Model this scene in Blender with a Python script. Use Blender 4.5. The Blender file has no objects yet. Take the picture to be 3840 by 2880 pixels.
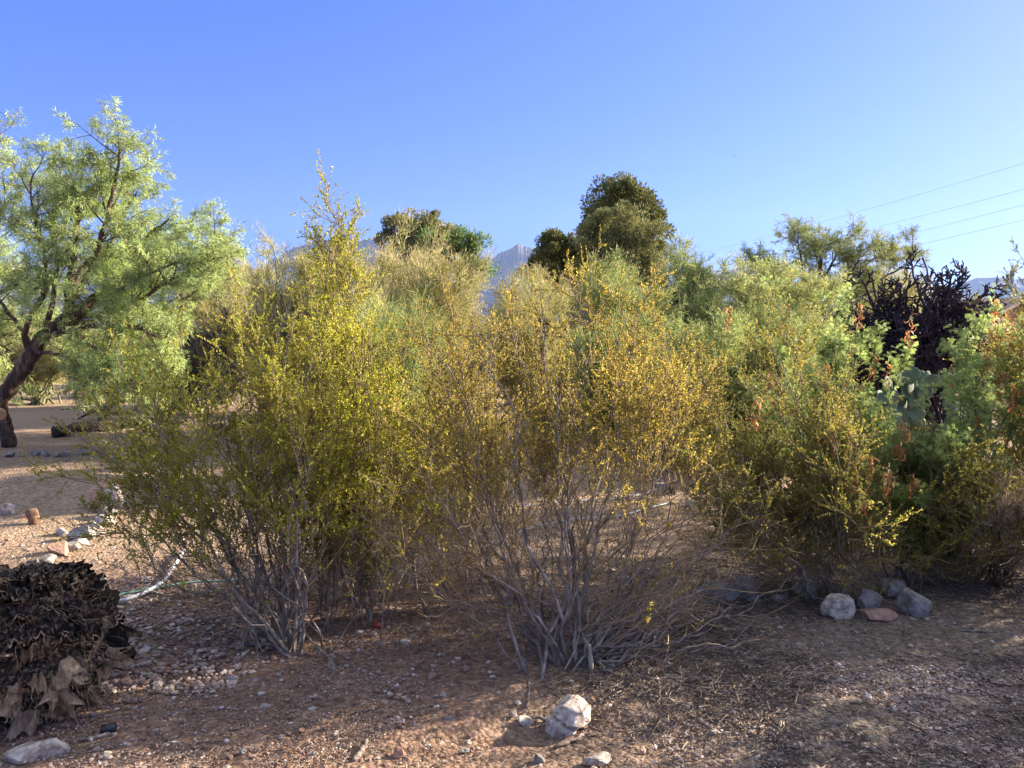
import bpy, math
import numpy as np
S = bpy.context.scene
COL = S.collection
# ------------------------------------------------------------------ camera, sky, sun, exposure
EYE = 1.6
FPX = 2900.0                      # focal length in photo pixels (photo is 3840 wide)
HOR = 1270.0                      # horizon row in the photo
PITCH = math.atan((1440 - HOR) / FPX)
cam = bpy.data.objects.new('camera', bpy.data.cameras.new('camera'))
COL.objects.link(cam)
cam.data.sensor_width = 36.0
cam.data.lens = FPX / 3840 * 36
cam.data.clip_start = 0.05
cam.data.clip_end = 30000
cam.location = (0, 0, EYE)
cam.rotation_euler = (math.pi / 2 - PITCH, 0, 0)
S.camera = cam
SUN_AZ, SUN_EL = math.radians(68), math.radians(20)
w = bpy.data.worlds.new('World'); S.world = w; w.use_nodes = True
nt = w.node_tree; bg = nt.nodes['Background']
sky = nt.nodes.new('ShaderNodeTexSky'); sky.sky_type = 'NISHITA'; sky.sun_disc = False
sky.sun_elevation = SUN_EL; sky.sun_rotation = SUN_AZ
sky.air_density = 1.0; sky.dust_density = 0.7; sky.ozone_density = 3.0
hs = nt.nodes.new('ShaderNodeHueSaturation'); hs.inputs['Saturation'].default_value = 1.27
wb = nt.nodes.new('ShaderNodeMix'); wb.data_type = 'RGBA'; wb.blend_type = 'MULTIPLY'; wb.inputs[0].default_value = 1; wb.inputs[7].default_value = (1.08, .88, 1.12, 1)
nt.links.new(sky.outputs[0], hs.inputs['Color']); nt.links.new(hs.outputs[0], wb.inputs[6])
# the sky is deep violet blue low down; overhead, out of view, a brighter neutral fill is added
tcw = nt.nodes.new('ShaderNodeTexCoord'); sxw = nt.nodes.new('ShaderNodeSeparateXYZ'); nt.links.new(tcw.outputs['Generated'], sxw.inputs[0])
def wramp(stops):
    r = nt.nodes.new('ShaderNodeValToRGB'); e = r.color_ramp.elements
    while len(e) < len(stops): e.new(.5)
    for q, (p, c) in zip(e, stops): q.position = p; q.color = (*c, 1)
    nt.links.new(sxw.outputs[2], r.inputs[0]); return r.outputs[0]
grad = nt.nodes.new('ShaderNodeMix'); grad.data_type = 'RGBA'; grad.blend_type = 'MULTIPLY'; grad.inputs[0].default_value = 1
nt.links.new(wb.outputs[2], grad.inputs[6]); nt.links.new(wramp([(0, (.37, .52, .80)), (.10, (.40, .53, .86)), (.22, (.58, .62, .92)), (.40, (.78, .72, 1)), (1, (1, 1, 1))]), grad.inputs[7])
skyfill = nt.nodes.new('ShaderNodeHueSaturation'); skyfill.inputs['Saturation'].default_value = .22; skyfill.inputs['Value'].default_value = 1.9
nt.links.new(sky.outputs[0], skyfill.inputs['Color'])
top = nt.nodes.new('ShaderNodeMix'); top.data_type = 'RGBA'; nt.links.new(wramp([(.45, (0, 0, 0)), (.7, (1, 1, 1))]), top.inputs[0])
nt.links.new(grad.outputs[2], top.inputs[6]); nt.links.new(skyfill.outputs[0], top.inputs[7])
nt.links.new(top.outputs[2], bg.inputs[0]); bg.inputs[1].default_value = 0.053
sl = bpy.data.lights.new('sun', 'SUN'); sl.energy = 5.0; sl.angle = math.radians(0.6); sl.color = (1.0, 0.86, 0.66)
so = bpy.data.objects.new('sun', sl); COL.objects.link(so)
so.rotation_euler = (math.pi / 2 - SUN_EL, 0, math.pi - SUN_AZ)
S.view_settings.view_transform = 'Standard'; S.view_settings.look = 'None'
S.view_settings.exposure = 2.22; S.view_settings.gamma = 1.0
S.view_settings.use_curve_mapping = False
S.cycles.max_bounces = 6; S.cycles.transparent_max_bounces = 4; S.cycles.volume_bounces = 0

# ------------------------------------------------------------------ helpers
CP, SP = math.cos(PITCH), math.sin(PITCH)
def at(px, py, Y):
    """point of the place seen at photo pixel (px,py) at distance Y ahead"""
    u = (px - 1920) / FPX; v = (1440 - py) / FPX
    d = np.array([u, CP + v * SP, -SP + v * CP])
    return np.array([0, 0, EYE]) + d * (Y / d[1])
def hashn(ix, iy, iz, seed):
    n = (ix.astype(np.int64) * 374761393 + iy.astype(np.int64) * 668265263 + iz.astype(np.int64) * 2147483647 + seed * 974711) & 0xffffffff
    n = ((n ^ (n >> 13)) * 1274126177) & 0xffffffff
    n = (n ^ (n >> 16)) & 0xffffff
    return n / float(0xffffff)
def vnoise(p, seed=0):
    p = np.asarray(p, float); i = np.floor(p).astype(np.int64); f = p - i; f = f * f * (3 - 2 * f)
    r = 0
    for dx in (0, 1):
        for dy in (0, 1):
            for dz in (0, 1):
                wgt = (f[..., 0] if dx else 1 - f[..., 0]) * (f[..., 1] if dy else 1 - f[..., 1]) * (f[..., 2] if dz else 1 - f[..., 2])
                r = r + wgt * hashn(i[..., 0] + dx, i[..., 1] + dy, i[..., 2] + dz, seed)
    return r * 2 - 1
def fbm(p, octv=4, seed=0, gain=.5, ridged=False):
    p = np.asarray(p, float); a = 1; s = 0; t = 0
    for o in range(octv):
        n = vnoise(p * 2 ** o + 17.3 * o, seed + o)
        if ridged: n = 1 - 2 * np.abs(n)
        s = s + a * n; t += a; a *= gain
    return s / t
def gh(x, y):
    """height of the ground"""
    x = np.asarray(x, float); y = np.asarray(y, float)
    z = 0.05 * vnoise(np.stack([x * .35, y * .35, x * 0], -1), 3)
    z = z + 0.012 * vnoise(np.stack([x * 2.3, y * 2.3, x * 0], -1), 5)
    z = z + 0.17 * np.exp(-(((x + 4.9) / 1.25) ** 2 + ((y - 8.0) / .55) ** 2))      # sand mound at left
    z = z * np.clip((y - 1.5) / 2, .3, 1)
    z = z - 0.05 * np.exp(-(((x - .1) / .45) ** 2 + ((y - 3.05) / .2) ** 2))
    return z * np.clip((400 - np.hypot(x, y)) / 300, 0, 1)
def G(px, py):
    """ground point under a photo pixel"""
    z = 0.0
    u = (px - 1920) / FPX; v = (1440 - py) / FPX
    d = np.array([u, CP + v * SP, -SP + v * CP])
    for _ in range(6):
        t = (EYE - z) / -d[2]; p = d * t; z = float(gh(p[0], p[1]))
    return np.array([p[0], p[1], z])

class Geo:
    def __init__(s): s.v = []; s.f = []; s.n = 0
    def add(s, V, F):
        V = np.asarray(V, float).reshape(-1, 3)
        s.v.append(V)
        for f in (F if isinstance(F, list) else [F]):
            s.f.append(np.asarray(f, np.int64) + s.n)
        s.n += len(V)
def mk(name, geo, mat, parent=None, smooth=False, origin=None, mat2=None, sel=None):
    me = bpy.data.meshes.new(name)
    V = np.concatenate(geo.v)
    if origin is not None: V = V - np.asarray(origin)
    me.vertices.add(len(V)); me.vertices.foreach_set('co', V.astype(np.float32).ravel())
    idx = np.concatenate([f.ravel() for f in geo.f]).astype(np.int32)
    tot = np.concatenate([np.full(len(f), f.shape[1]) for f in geo.f])
    st = np.concatenate([[0], np.cumsum(tot)[:-1]]).astype(np.int32)
    me.loops.add(len(idx)); me.loops.foreach_set('vertex_index', idx)
    me.polygons.add(len(st)); me.polygons.foreach_set('loop_start', st)
    me.polygons.foreach_set('use_smooth', np.full(len(st), bool(smooth)))
    me.update(calc_edges=True)
    me.materials.append(mat)
    if mat2 is not None: me.materials.append(mat2); me.polygons.foreach_set('material_index', np.asarray(sel, np.int32))
    o = bpy.data.objects.new(name, me); COL.objects.link(o)
    if parent is not None: o.parent = parent
    elif origin is not None: o.location = origin
    return o
def tag(o, label=None, cat=None, group=None, kind=None):
    if label: o['label'] = label
    if cat: o['category'] = cat
    if group: o['group'] = group
    if kind: o['kind'] = kind
    return o
def thing(name, label, cat, loc, group=None):
    o = bpy.data.objects.new(name, None); COL.objects.link(o); o.location = loc
    o.empty_display_size = .1
    return tag(o, label, cat, group)
def norm(a): return a / (np.linalg.norm(a, axis=-1, keepdims=True) + 1e-9)
def perp(rng, D):
    r = rng.normal(size=D.shape); r = r - D * (r * D).sum(-1, keepdims=True)
    return norm(r)
def tubes(g, P, R, k=5, cap=False):
    """P (B,N,3) R (B,N)"""
    P = np.asarray(P, float); R = np.asarray(R, float)
    if P.ndim == 2: P = P[None]; R = R[None]
    B, N, _ = P.shape
    T = norm(np.gradient(P, axis=1))
    m = norm(T.mean(1)); ref = np.where(np.abs(m[:, 2:3]) < .9, np.array([[0, 0, 1.]]), np.array([[1., 0, 0]]))
    n1 = norm(np.cross(T, ref[:, None, :])); n2 = np.cross(T, n1)
    a = np.arange(k) / k * 2 * math.pi
    V = P[:, :, None] + R[:, :, None, None] * (np.cos(a)[None, None, :, None] * n1[:, :, None] + np.sin(a)[None, None, :, None] * n2[:, :, None])
    b = np.arange(B)[:, None, None] * N * k; i = np.arange(N - 1)[None, :, None] * k; j = np.arange(k)[None, None]; j2 = (j + 1) % k
    F = np.stack([b + i + j, b + i + j2, b + i + k + j2, b + i + k + j], -1).reshape(-1, 4)
    fs = [F]
    if cap:
        bb = np.arange(B)[:, None] * N * k
        fs.append(bb + (N - 1) * k + np.arange(k)[None]); fs.append(bb + np.arange(k)[None, ::-1])
    g.add(V, fs)
def ribbons(g, rng, P, W):
    """thin strips facing at random"""
    B, N, _ = P.shape
    T = norm(np.gradient(P, axis=1)); s = perp(rng, norm(T.mean(1)))[:, None]
    V = np.stack([P - s * W[:, :, None], P + s * W[:, :, None]], 2)
    b = np.arange(B)[:, None] * N * 2; i = np.arange(N - 1)[None] * 2
    g.add(V, np.stack([b + i, b + i + 1, b + i + 3, b + i + 2], -1).reshape(-1, 4))
def grow(rng, P0, D0, L, N, wob, up=0.0, upvec=(0, 0, 1)):
    B = len(P0); P = np.empty((B, N, 3)); P[:, 0] = P0; D = norm(D0); st = (L / (N - 1))[:, None]
    for i in range(1, N):
        D = norm(D + wob * rng.normal(size=D.shape) + up * np.array(upvec))
        P[:, i] = P[:, i - 1] + D * st
    return P
def sample(P, idx, t):
    N = P.shape[1]; x = t * (N - 1); i = np.minimum(x.astype(int), N - 2); f = (x - i)[:, None]
    a = P[idx, i]; b = P[idx, i + 1]
    return a + (b - a) * f, norm(b - a)
def kids(rng, P, n, t0, t1, ang, L, N, wob, up=0.0, tpow=1.0, out=None):
    """side branches on every polyline of P. ang=(mean,sd) degrees, L=(lo,hi)"""
    B = len(P); idx = np.repeat(np.arange(B), n)
    t = t0 + (t1 - t0) * rng.random(len(idx)) ** tpow
    p, T = sample(P, idx, t)
    a = np.radians(rng.normal(ang[0], ang[1], len(idx)))[:, None]
    D = T * np.cos(a) + perp(rng, T) * np.sin(a)
    ll = rng.uniform(L[0], L[1], len(idx)) * (1.15 - .5 * t)
    return grow(rng, p, D, ll, N, wob, up), t
def leaves(g, rng, pos, D, L, W, wide=.5, bend=0.0):
    D = norm(D); s = perp(rng, D); n = np.cross(D, s)
    L = np.broadcast_to(L, len(pos))[:, None]; W = np.broadcast_to(W, len(pos))[:, None]
    m = pos + D * L * wide + n * L * bend
    V = np.stack([pos, m - s * W / 2, pos + D * L, m + s * W / 2], 1)
    b = np.arange(len(pos))[:, None] * 4
    g.add(V, b + np.arange(4)[None])
def stems_to(rng, bases, tips, N=14, arch=.35, wob=.03):
    """woody stems from base points out to tip points, leaving the ground steeply or splayed"""
    B = len(tips); t = np.linspace(0, 1, N)[None, :, None]
    p0 = bases[:, None]; p2 = tips[:, None]
    mid = p0 + (p2 - p0) * np.array([.5, .5, .5]); mid[..., 2] += arch * np.linalg.norm((p2 - p0)[..., :2], axis=-1)* .35
    mid[..., :2] += rng.normal(size=(B, 1, 2)) * .06
    P = (1 - t) ** 2 * p0 + 2 * t * (1 - t) * mid + t * t * p2
    n = np.cumsum(rng.normal(size=(B, N, 3)), 1) * wob
    n -= n[:, :1]; n -= t * n[:, -1:]
    return P + n
def catmull(P, n):
    P = np.array(P, float); t = np.linspace(0, len(P) - 1, n); i = np.minimum(t.astype(int), len(P) - 2); f = (t - i)[:, None]
    q = np.vstack([2 * P[0] - P[1], P, 2 * P[-1] - P[-2]]); a, b, c, d = q[i], q[i + 1], q[i + 2], q[i + 3]
    return .5 * (2 * b + (c - a) * f + (2 * a - 5 * b + 4 * c - d) * f ** 2 + (3 * b - a - 3 * c + d) * f ** 3)
def in_poly(rng, poly, n, edge=0.0):
    poly = np.array(poly, float); lo, hi = poly.min(0), poly.max(0); out = []
    x2, y2 = np.roll(poly, -1, 0).T; x1, y1 = poly.T
    while len(out) < n:
        p = rng.uniform(lo, hi)
        c = ((y1 > p[1]) != (y2 > p[1])) & (p[0] < (x2 - x1) * (p[1] - y1) / (y2 - y1 + 1e-9) + x1)
        if c.sum() % 2: out.append(p)
    return np.array(out)

# ------------------------------------------------------------------ materials
def rgb(c): return (c[0], c[1], c[2], 1)
def newmat(name):
    m = bpy.data.materials.new(name); m.use_nodes = True; t = m.node_tree
    return m, t, t.nodes['Principled BSDF'], t.nodes['Material Output']
def N_(t, ty, **kw):
    n = t.nodes.new(ty)
    for k, v in kw.items():
        if k in n.inputs: n.inputs[k].default_value = v
        else: setattr(n, k, v)
    return n
def ramp(t, src, stops):
    r = t.nodes.new('ShaderNodeValToRGB'); e = r.color_ramp.elements
    while len(e) < len(stops): e.new(.5)
    for q, (p, c) in zip(e, stops): q.position = p; q.color = rgb(c)
    t.links.new(src, r.inputs[0]); return r.outputs[0]
def mixc(t, f, a, b, mode='MIX'):
    n = t.nodes.new('ShaderNodeMix'); n.data_type = 'RGBA'; n.blend_type = mode
    for s, x in ((n.inputs[0], f), (n.inputs[6], a), (n.inputs[7], b)):
        if hasattr(x, 'is_linked'): t.links.new(x, s)
        else: s.default_value = x if isinstance(x, float) else rgb(x)
    return n.outputs[2]
def coords(t, scale=(1, 1, 1)):
    g = t.nodes.new('ShaderNodeNewGeometry'); m = t.nodes.new('ShaderNodeMapping'); m.inputs['Scale'].default_value = scale
    t.links.new(g.outputs['Position'], m.inputs[0]); return m.outputs[0]
def noise(t, vec, scale, detail=4, rough=.6):
    n = N_(t, 'ShaderNodeTexNoise', Scale=scale, Detail=detail, Roughness=rough); t.links.new(vec, n.inputs['Vector']); return n.outputs[0]
def leaf_mat(name, stops, trans=.4, rough=.55, spec=.25, clump=(0.6, 1.3), cs=3.2):
    m, t, p, o = newmat(name)
    g = t.nodes.new('ShaderNodeNewGeometry')
    c = ramp(t, g.outputs['Random Per Island'], stops)
    k = ramp(t, noise(t, coords(t), cs, 2), [(.35, (clump[0],) * 3), (.65, (clump[1],) * 3)])
    c = mixc(t, 1.0, c, k, 'MULTIPLY')
    t.links.new(c, p.inputs['Base Color']); p.inputs['Roughness'].default_value = rough; p.inputs['Specular IOR Level'].default_value = spec
    tr = t.nodes.new('ShaderNodeBsdfTranslucent'); t.links.new(c, tr.inputs[0])
    mx = t.nodes.new('ShaderNodeMixShader'); mx.inputs[0].default_value = trans
    t.links.new(p.outputs[0], mx.inputs[1]); t.links.new(tr.outputs[0], mx.inputs[2]); t.links.new(mx.outputs[0], o.inputs[0])
    return m
def rough_mat(name, stops, scale=8, detail=6, rough=.9, bump=.3, bscale=None, stretch=(1, 1, 1), island=0.0, dist=.01):
    m, t, p, o = newmat(name); v = coords(t, stretch)
    c = ramp(t, noise(t, v, scale, detail, .65), stops)
    if island:
        g = t.nodes.new('ShaderNodeNewGeometry')
        k = ramp(t, g.outputs['Random Per Island'], [(0, (1 - island,) * 3), (1, (1 + island,) * 3)])
        c = mixc(t, 1.0, c, k, 'MULTIPLY')
    t.links.new(c, p.inputs['Base Color']); p.inputs['Roughness'].default_value = rough; p.inputs['Specular IOR Level'].default_value = .2
    b = N_(t, 'ShaderNodeBump', Strength=bump, Distance=dist); t.links.new(noise(t, v, bscale or scale * 4, 6, .7), b.inputs['Height'])
    t.links.new(b.outputs[0], p.inputs['Normal'])
    return m
M = {}
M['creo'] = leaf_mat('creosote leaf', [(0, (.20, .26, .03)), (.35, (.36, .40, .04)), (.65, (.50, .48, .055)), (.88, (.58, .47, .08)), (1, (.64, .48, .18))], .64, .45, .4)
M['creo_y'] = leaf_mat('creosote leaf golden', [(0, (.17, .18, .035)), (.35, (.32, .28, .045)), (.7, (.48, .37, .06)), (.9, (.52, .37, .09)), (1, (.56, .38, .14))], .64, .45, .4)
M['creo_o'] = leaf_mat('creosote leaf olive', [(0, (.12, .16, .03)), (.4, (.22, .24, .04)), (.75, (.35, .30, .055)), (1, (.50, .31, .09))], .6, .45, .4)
M['stem'] = rough_mat('grey creosote bark', [(.3, (.07, .055, .045)), (.5, (.21, .175, .15)), (.7, (.38, .33, .29))], 22, 4, .7, .3, stretch=(1, 1, .6))
M['twig'] = rough_mat('golden brown twig bark', [(.3, (.16, .11, .06)), (.7, (.36, .27, .16))], 22, 4, .8, .3)
M['stem_d'] = rough_mat('brown twig bark', [(.3, (.06, .045, .035)), (.7, (.20, .15, .11))], 22, 4, .8, .3)
M['mesq'] = leaf_mat('mesquite leaf', [(0, (.26, .37, .12)), (.4, (.38, .49, .17)), (.8, (.52, .60, .24)), (1, (.62, .65, .22))], .45, .6, .2)
M['mesq_bark'] = rough_mat('mesquite bark', [(.3, (.02, .014, .01)), (.5, (.09, .06, .045)), (.7, (.26, .18, .13))], 14, 6, .9, .8, 40, (1, 1, .3), dist=.03)
M['pv'] = leaf_mat('palo verde twig', [(0, (.28, .29, .09)), (.5, (.42, .41, .15)), (1, (.58, .52, .25))], .3, .7, .1, (.8, 1.15), 1.2)
M['pv_g'] = leaf_mat('palo verde green twig', [(0, (.20, .27, .08)), (.5, (.34, .39, .13)), (1, (.50, .49, .20))], .3, .7, .1, (.75, 1.15), 1.2)
M['pod'] = leaf_mat('dry pale pod', [(0, (.42, .33, .19)), (1, (.66, .53, .33))], .3, .8, .1)
M['pv_bark'] = rough_mat('palo verde bark', [(.3, (.10, .12, .05)), (.7, (.26, .27, .13))], 9, 4, .8, .2)
M['dark'] = leaf_mat('dark tree leaf', [(0, (.06, .085, .025)), (.5, (.13, .15, .04)), (1, (.30, .26, .07))], .25, .6, .2, (.6, 1.3), .9)
M['dark2'] = leaf_mat('olive tree leaf', [(0, (.08, .11, .04)), (.5, (.17, .18, .06)), (1, (.33, .30, .11))], .25, .6, .2, (.7, 1.3), .9)
M['brownish'] = leaf_mat('brown green tree leaf', [(0, (.10, .13, .04)), (.5, (.20, .21, .08)), (1, (.36, .30, .14))], .3, .6, .2, (.7, 1.3), .9)
M['fern'] = leaf_mat('feathery green leaf', [(0, (.08, .15, .04)), (.5, (.14, .23, .06)), (1, (.25, .31, .10))], .45, .6, .2)
M['cat'] = leaf_mat('catclaw leaf', [(0, (.19, .30, .09)), (.5, (.32, .42, .13)), (1, (.48, .53, .19))], .55, .55, .25)
M['redpod'] = leaf_mat('curled red brown pod', [(0, (.30, .11, .05)), (.5, (.52, .23, .08)), (1, (.70, .42, .17))], .45, .5, .3)
M['straw'] = leaf_mat('dry straw', [(0, (.30, .22, .13)), (1, (.58, .45, .28))], .3, .8, .1)
M['cholla'] = rough_mat('dark dead cholla skin', [(.3, (.022, .016, .022)), (.7, (.085, .062, .078))], 26, 4, .85, .9, 90, island=.3, dist=.02)
M['pad'] = rough_mat('prickly pear skin', [(.3, (.07, .12, .08)), (.55, (.13, .20, .13)), (.75, (.24, .27, .17))], 14, 5, .7, .5, 90)
M['granite'] = rough_mat('pale granite', [(.3, (.17, .13, .105)), (.45, (.38, .32, .265)), (.58, (.60, .53, .45)), (.72, (.70, .64, .56))], 26, 9, .9, .8, 60, dist=.012)
M['granite_g'] = rough_mat('grey stone', [(.3, (.12, .105, .09)), (.5, (.27, .245, .22)), (.7, (.48, .45, .41))], 15, 8, .9, .8, 50, dist=.012)
M['stone_r'] = rough_mat('reddish stone', [(.3, (.24, .13, .09)), (.7, (.55, .36, .27))], 18, 8, .9, .7, 50, dist=.01)
def pad_mat():
    m, t, p, o = newmat('prickly pear skin'); v = coords(t)
    c = ramp(t, noise(t, v, 9, 5), [(.3, (.045, .085, .06)), (.55, (.10, .155, .105)), (.75, (.18, .21, .13))])
    g = t.nodes.new('ShaderNodeNewGeometry'); c = mixc(t, 1.0, c, ramp(t, g.outputs['Random Per Island'], [(0, (.7,) * 3), (1, (1.2,) * 3)]), 'MULTIPLY')
    vo = N_(t, 'ShaderNodeTexVoronoi', Scale=38.0); t.links.new(v, vo.inputs['Vector'])
    c = mixc(t, ramp(t, vo.outputs['Distance'], [(.10, (1, 1, 1)), (.2, (0, 0, 0))]), c, (.34, .30, .20))
    t.links.new(c, p.inputs['Base Color']); p.inputs['Roughness'].default_value = .75; return m
M['pad'] = pad_mat()
M['pebble'] = None
M['wood'] = rough_mat('weathered grey wood', [(.3, (.08, .06, .05)), (.5, (.22, .17, .14)), (.7, (.42, .36, .31))], 30, 5, .9, .6, 80)
M['char'] = rough_mat('charred wood', [(.38, (.010, .008, .008)), (.52, (.045, .035, .03)), (.66, (.30, .23, .17))], 55, 8, .8, 1.0, 120, dist=.02)
def pebble_mat():
    m, t, p, o = newmat('gravel pebble'); g = t.nodes.new('ShaderNodeNewGeometry')
    c = ramp(t, g.outputs['Random Per Island'], [(0, (.16, .09, .065)), (.3, (.27, .17, .13)), (.55, (.34, .25, .20)), (.78, (.34, .29, .26)), (.94, (.50, .42, .36)), (1, (.68, .62, .56))])
    c = mixc(t, .6, c, ramp(t, noise(t, coords(t), 90, 3), [(.3, (.6,) * 3), (.7, (1.25,) * 3)]), 'MULTIPLY')
    t.links.new(c, p.inputs['Base Color']); p.inputs['Roughness'].default_value = .9; return m
M['pebble'] = pebble_mat()
def chip_mat():
    m, t, p, o = newmat('wood chip litter'); g = t.nodes.new('ShaderNodeNewGeometry')
    c = ramp(t, g.outputs['Random Per Island'], [(0, (.035, .025, .02)), (.4, (.11, .08, .06)), (.8, (.21, .16, .125)), (1, (.40, .32, .25))])
    t.links.new(c, p.inputs['Base Color']); p.inputs['Roughness'].default_value = .9; return m
M['chip'] = chip_mat()
def ground_mat():
    m, t, p, o = newmat('desert ground'); v = coords(t)
    n1 = noise(t, v, 1.1, 5); n2 = noise(t, v, 28, 6, .75); n3 = noise(t, v, 5, 4)
    red = ramp(t, n2, [(.3, (.13, .078, .055)), (.5, (.27, .175, .125)), (.7, (.43, .31, .235))])
    grey = ramp(t, n2, [(.3, (.11, .087, .068)), (.5, (.23, .185, .15)), (.7, (.40, .34, .28))])
    pink = ramp(t, n2, [(.3, (.22, .155, .105)), (.5, (.33, .24, .168)), (.7, (.47, .36, .27))])
    sp = t.nodes.new('ShaderNodeSeparateXYZ'); t.links.new(v, sp.inputs[0])
    def lin(axis, a, b, k=.8):
        mr = N_(t, 'ShaderNodeMapRange'); ad = N_(t, 'ShaderNodeMath', operation='MULTIPLY_ADD')
        t.links.new(n1, ad.inputs[0]); ad.inputs[1].default_value = k * 2; t.links.new(sp.outputs[axis], ad.inputs[2])
        t.links.new(ad.outputs[0], mr.inputs[0]); mr.inputs[1].default_value = a + k; mr.inputs[2].default_value = b + k
        return mr.outputs[0]
    c = mixc(t, lin(0, -.3, 1.2), red, grey)
    c = mixc(t, lin(1, 4.6, 6.2), c, pink)
    vo = N_(t, 'ShaderNodeTexVoronoi', Scale=42.0); t.links.new(v, vo.inputs['Vector'])
    sc = ramp(t, vo.outputs['Color'], [(.2, (.7, .7, .7)), (.8, (1.25, 1.2, 1.15))])
    c = mixc(t, .75, c, sc, 'MULTIPLY')
    c = mixc(t, .5, c, ramp(t, n3, [(.3, (.7,) * 3), (.7, (1.2,) * 3)]), 'MULTIPLY')
    t.links.new(c, p.inputs['Base Color']); p.inputs['Roughness'].default_value = .95; p.inputs['Specular IOR Level'].default_value = .1
    b = N_(t, 'ShaderNodeBump', Strength=.9, Distance=.02)
    h = N_(t, 'ShaderNodeMath', operation='SUBTRACT'); t.links.new(n2, h.inputs[0]); t.links.new(vo.outputs['Distance'], h.inputs[1])
    t.links.new(h.outputs[0], b.inputs['Height']); t.links.new(b.outputs[0], p.inputs['Normal'])
    return m
def plain(name, c, rough=.6, metal=0.0):
    m, t, p, o = newmat(name)
    k = mixc(t, .5, c, ramp(t, noise(t, coords(t), 25, 4), [(.3, (.7,) * 3), (.7, (1.2,) * 3)]), 'MULTIPLY')
    t.links.new(k, p.inputs['Base Color']); p.inputs['Roughness'].default_value = rough; p.inputs['Metallic'].default_value = metal
    return m

# ------------------------------------------------------------------ ground, mountains
def axis(fine0, fine1, step, far, g=1.09):
    a = list(np.arange(fine0, fine1 + 1e-6, step)); s = step; x = fine1
    while x < far: s *= g; x += s; a.append(x)
    s = step; x = fine0; pre = []
    while x > -far: s *= g; x -= s; pre.append(x)
    return np.array(pre[::-1] + a)
def build_ground():
    xs = axis(-3.2, 3.6, .022, 5600); ys = axis(2.2, 6.5, .022, 5600)
    X, Y = np.meshgrid(xs, ys, indexing='ij'); Z = gh(X, Y)
    near = np.clip((14 - np.hypot(X, Y)) / 8, 0, 1)
    q = np.stack([X, Y, X * 0], -1)
    Z = Z + near * (.010 * vnoise(q * 9, 21) + .006 * np.abs(vnoise(q * 22, 22)) + .012*np.maximum(0,vnoise(q*4,26)))
    V = np.stack([X, Y, Z], -1).reshape(-1, 3); nx, ny = X.shape
    i = np.arange(nx - 1)[:, None] * ny + np.arange(ny - 1)[None]
    g = Geo(); g.add(V, np.stack([i, i + ny, i + ny + 1, i + 1], -1).reshape(-1, 4))
    tag(mk('ground', g, ground_mat(), smooth=True), kind='structure', label='reddish brown gravelly desert ground')
build_ground()
M['mount'] = rough_mat('mountain rock', [(.3, (.05, .045, .05)), (.5, (.11, .09, .09)), (.7, (.22, .17, .14))], .012, 8, .95, .6, .03, dist=20)
def mountain(name, label, pts, dist, depth, seed, jag=.08):
    pts = np.array(pts, float); n = 420; m = 46
    px = np.linspace(pts[0, 0], pts[-1, 0], n)
    py = np.interp(px, pts[:, 0], pts[:, 1])
    x = (px - 1920) / FPX * dist
    top = (HOR - py) / FPX * dist
    nn = fbm(np.stack([x / dist * 60, x * 0, x * 0 + seed], -1), 5, seed, .7, True)
    top = np.maximum(top * (1 + jag * nn), 1)
    v = np.linspace(-1, 1, m); prof = np.clip(1 - np.abs(v), 0, 1) ** 1.15
    Xg = x[:, None] + 0 * v[None]; Yg = dist + v[None] * depth + 0 * x[:, None]
    rn = fbm(np.stack([Xg / dist * 16, Yg / dist * 16, Xg * 0 + seed], -1), 5, seed + 9, .5, True)
    Z = top[:, None] * prof[None] * (1 + .45 * rn * (1 - prof[None]) * 1.6) - 6
    Xg = Xg * (1 + .0 * v[None])
    V = np.stack([Xg, Yg, Z], -1).reshape(-1, 3)
    i = np.arange(n - 1)[:, None] * m + np.arange(m - 1)[None]
    g = Geo(); g.add(V, np.stack([i, i + m, i + m + 1, i + 1], -1).reshape(-1, 4))
    tag(mk(name, g, M['mount'], smooth=False), kind='structure', label=label)
mountain('mountain_range', 'hazy blue mountain range behind the bushes at left', [(-900, 1150), (-300, 1000), (60, 985), (250, 985), (330, 960), (480, 1040), (560, 1000), (700, 960), (790, 905), (850, 935), (900, 960), (960, 1000), (1060, 960), (1160, 905), (1230, 895), (1330, 915), (1430, 900), (1520, 980), (1640, 1060), (1800, 1120)], 4600, 700, 3)
mountain('mountain_peak', 'jagged blue mountain peak in the gap between the dark trees', [(1560, 1150), (1700, 1080), (1800, 1000), (1840, 978), (1870, 955), (1895, 948), (1912, 930), (1930, 922), (1950, 914), (1965, 925), (1990, 932), (2030, 930), (2120, 920), (2240, 960), (2450, 1040), (2700, 1120)], 4900, 600, 8, .06)
mountain('hill_ridge', 'low far blue ridge behind the bushes right of centre', [(2400, 1090), (2560, 1010), (2640, 1000), (2700, 1015), (2760, 1000), (2850, 1015), (2960, 1050), (3150, 1085), (3400, 1100)], 5000, 500, 12, .03)
mountain('hill_ridge', 'pale hazy ridge at the right edge beyond the cholla', [(3300, 1110), (3480, 1090), (3580, 1060), (3650, 1038), (3720, 1032), (3790, 1040), (3900, 1035), (4100, 1050), (4400, 1090)], 5200, 500, 15, .02)

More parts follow.
